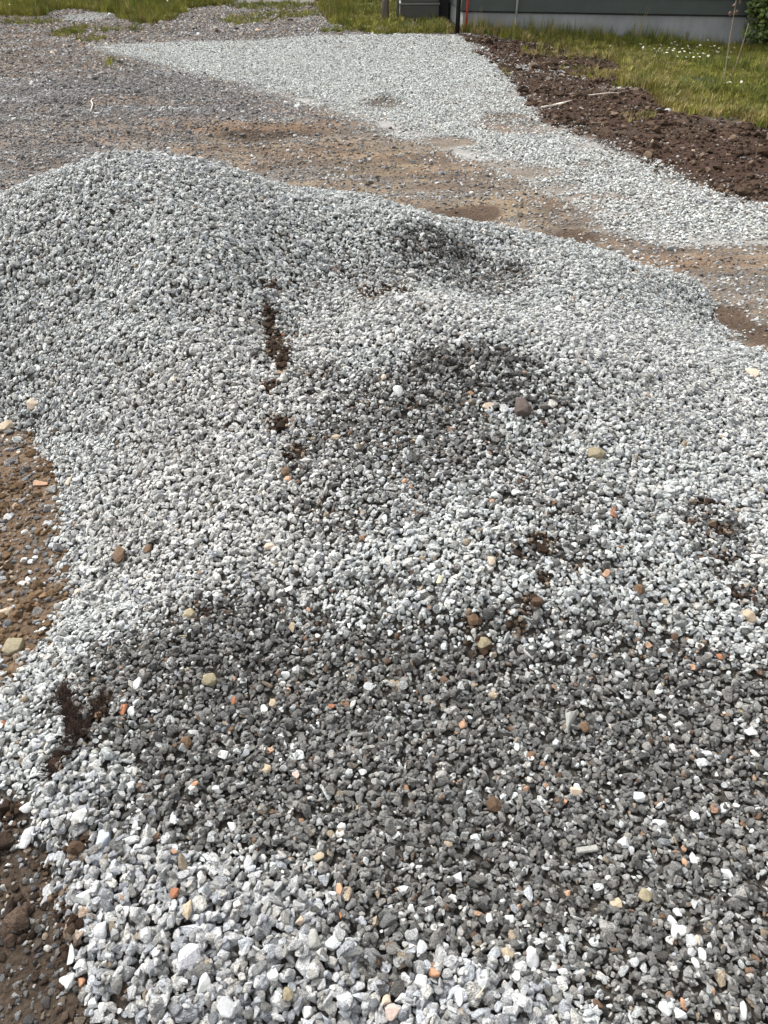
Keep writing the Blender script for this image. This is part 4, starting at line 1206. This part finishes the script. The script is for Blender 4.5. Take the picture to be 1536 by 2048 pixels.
# long splinter, straw, twigs
def stick(name, pts_px, rad, mat, label, cat, lift=.008, ground_=False, seg=6):
    P3 = []
    for px, py in pts_px:
        x_, y_, z_0 = P(px, py, ground_)
        P3.append(Vector((x_, y_, (hm(x_, y_) if (not ground_ and lut(x_, y_) > g_height(x_, y_)) else z_0) + lift)))
    o0 = P3[0].copy()
    o = tube(name, [p_ - o0 for p_ in P3], rad, mat, None, seg); o.location = o0
    return tag(o, label, cat)
M_STRAW = flat_material('dry_straw', (.46, .40, .29), .8, 60, .2, stretch=(1, 1, 1))
M_ROOT = flat_material('pale_root', (.50, .45, .38), .8, 60, .2)
x_, y_, z_0 = P(1172, 1706)
bm = bmesh.new(); box_bm(bm, -.024, .024, -.0065, .0065, -.004, .004, .0015)
me = bpy.data.meshes.new('stone_splinter'); bm.to_mesh(me); bm.free()
o = link('stone_splinter', me, SM['grey'], None, (x_, y_, hm(x_, y_) + .008), (0, .05, .16))
tag(o, 'long thin grey-brown splinter of stone on the lower dark gravel', 'stone')
stick('straw', [(951, 2015), (967, 1990)], .0013, M_STRAW, 'short yellow straw beside the blue-white wedge at the bottom', 'straw', .014)
stick('pale_twig', [(182, 226), (186, 212), (183, 205), (188, 199)], [.008, .007, .006, .004], M_ROOT, 'curved whitish twig lying on the grey gravel at the upper left', 'twig', .012, True)
stick('pale_root', [(1082, 219), (1098, 218), (1120, 213), (1142, 206)], [.010, .018, .016, .005], M_ROOT, 'white root lying on the dark topsoil beside the gravel strip', 'root', .02, True)
stick('thin_root', [(1176, 196), (1210, 192), (1240, 191)], [.006, .007, .004], M_ROOT, 'thin pale root higher up on the dark topsoil', 'root', .025, True)

# peat clump with roots
M_PEAT = flat_material('reddish_peat', (.026, .013, .008), .97, 90, .5, bump=.8)
x_, y_, z_0 = P(150, 1445)
pe = empty('peat_clump', (x_, y_, hm(x_, y_)))
bm = bmesh.new()
pr_ = random.Random(9)
def fuzzy(bm, cx, cy, rx, ry, n):
    for k_ in range(n):
        t = pr_.random() * 6.283; q_ = pr_.random() ** .5
        px_, py_ = cx + math.cos(t) * q_ * rx, cy + math.sin(t) * q_ * ry
        X, Y, Z = P(px_, py_)
        base_ = Vector((X - x_, Y - y_, hm(X, Y) - pe.location.z - .004))
        d = Vector((pr_.gauss(0, .5), pr_.gauss(.4, .7), abs(pr_.gauss(.25, .3)))).normalized() * pr_.uniform(.010, .040)
        s_ = d.orthogonal().normalized() * pr_.uniform(.0008, .0022); u_ = d.cross(s_).normalized() * s_.length
        vs = [bm.verts.new(base_ + s_), bm.verts.new(base_ - s_ * .5 + u_), bm.verts.new(base_ - s_ * .5 - u_), bm.verts.new(base_ + d + Vector((0, 0, .003)))]
        for f in ((0, 1, 3), (1, 2, 3), (2, 0, 3)): bm.faces.new([vs[i] for i in f])
for a_ in [(132, 1396, 8, 20, 380), (142, 1430, 13, 16, 450), (158, 1452, 20, 20, 850), (155, 1474, 17, 12, 450), (118, 1402, 5, 10, 80), (208, 1402, 7, 14, 170), (195, 1425, 12, 10, 150), (140, 1500, 10, 14, 170), (125, 1518, 9, 8, 120), (110, 1545, 12, 16, 260)]:
    fuzzy(bm, *a_)
me = bpy.data.meshes.new('root_fibres'); bm.to_mesh(me); bm.free(); link('root_fibres', me, M_PEAT, pe)
for i, (px, py, rr) in enumerate([(150, 1440, .022), (162, 1460, .026), (145, 1470, .020), (135, 1415, .014), (128, 1395, .012), (205, 1415, .012), (115, 1540, .014)]):
    X, Y, Z = P(px, py)
    m_ = rock_mesh('peat_lump', 7000 + i, 40, .1, .03, .1)
    for v in m_.vertices: v.co = Vector((v.co.x * rr * pr_.uniform(.5, 1.0), v.co.y * rr * pr_.uniform(.7, 1.2), v.co.z * rr * .35))
    link('peat_lump', m_, M_PEAT, pe, (X - x_, Y - y_, hm(X, Y) - pe.location.z))
tag(pe, 'dark reddish brown clump of fibrous peat on the pale gravel at the left', 'peat clump')
print('done')
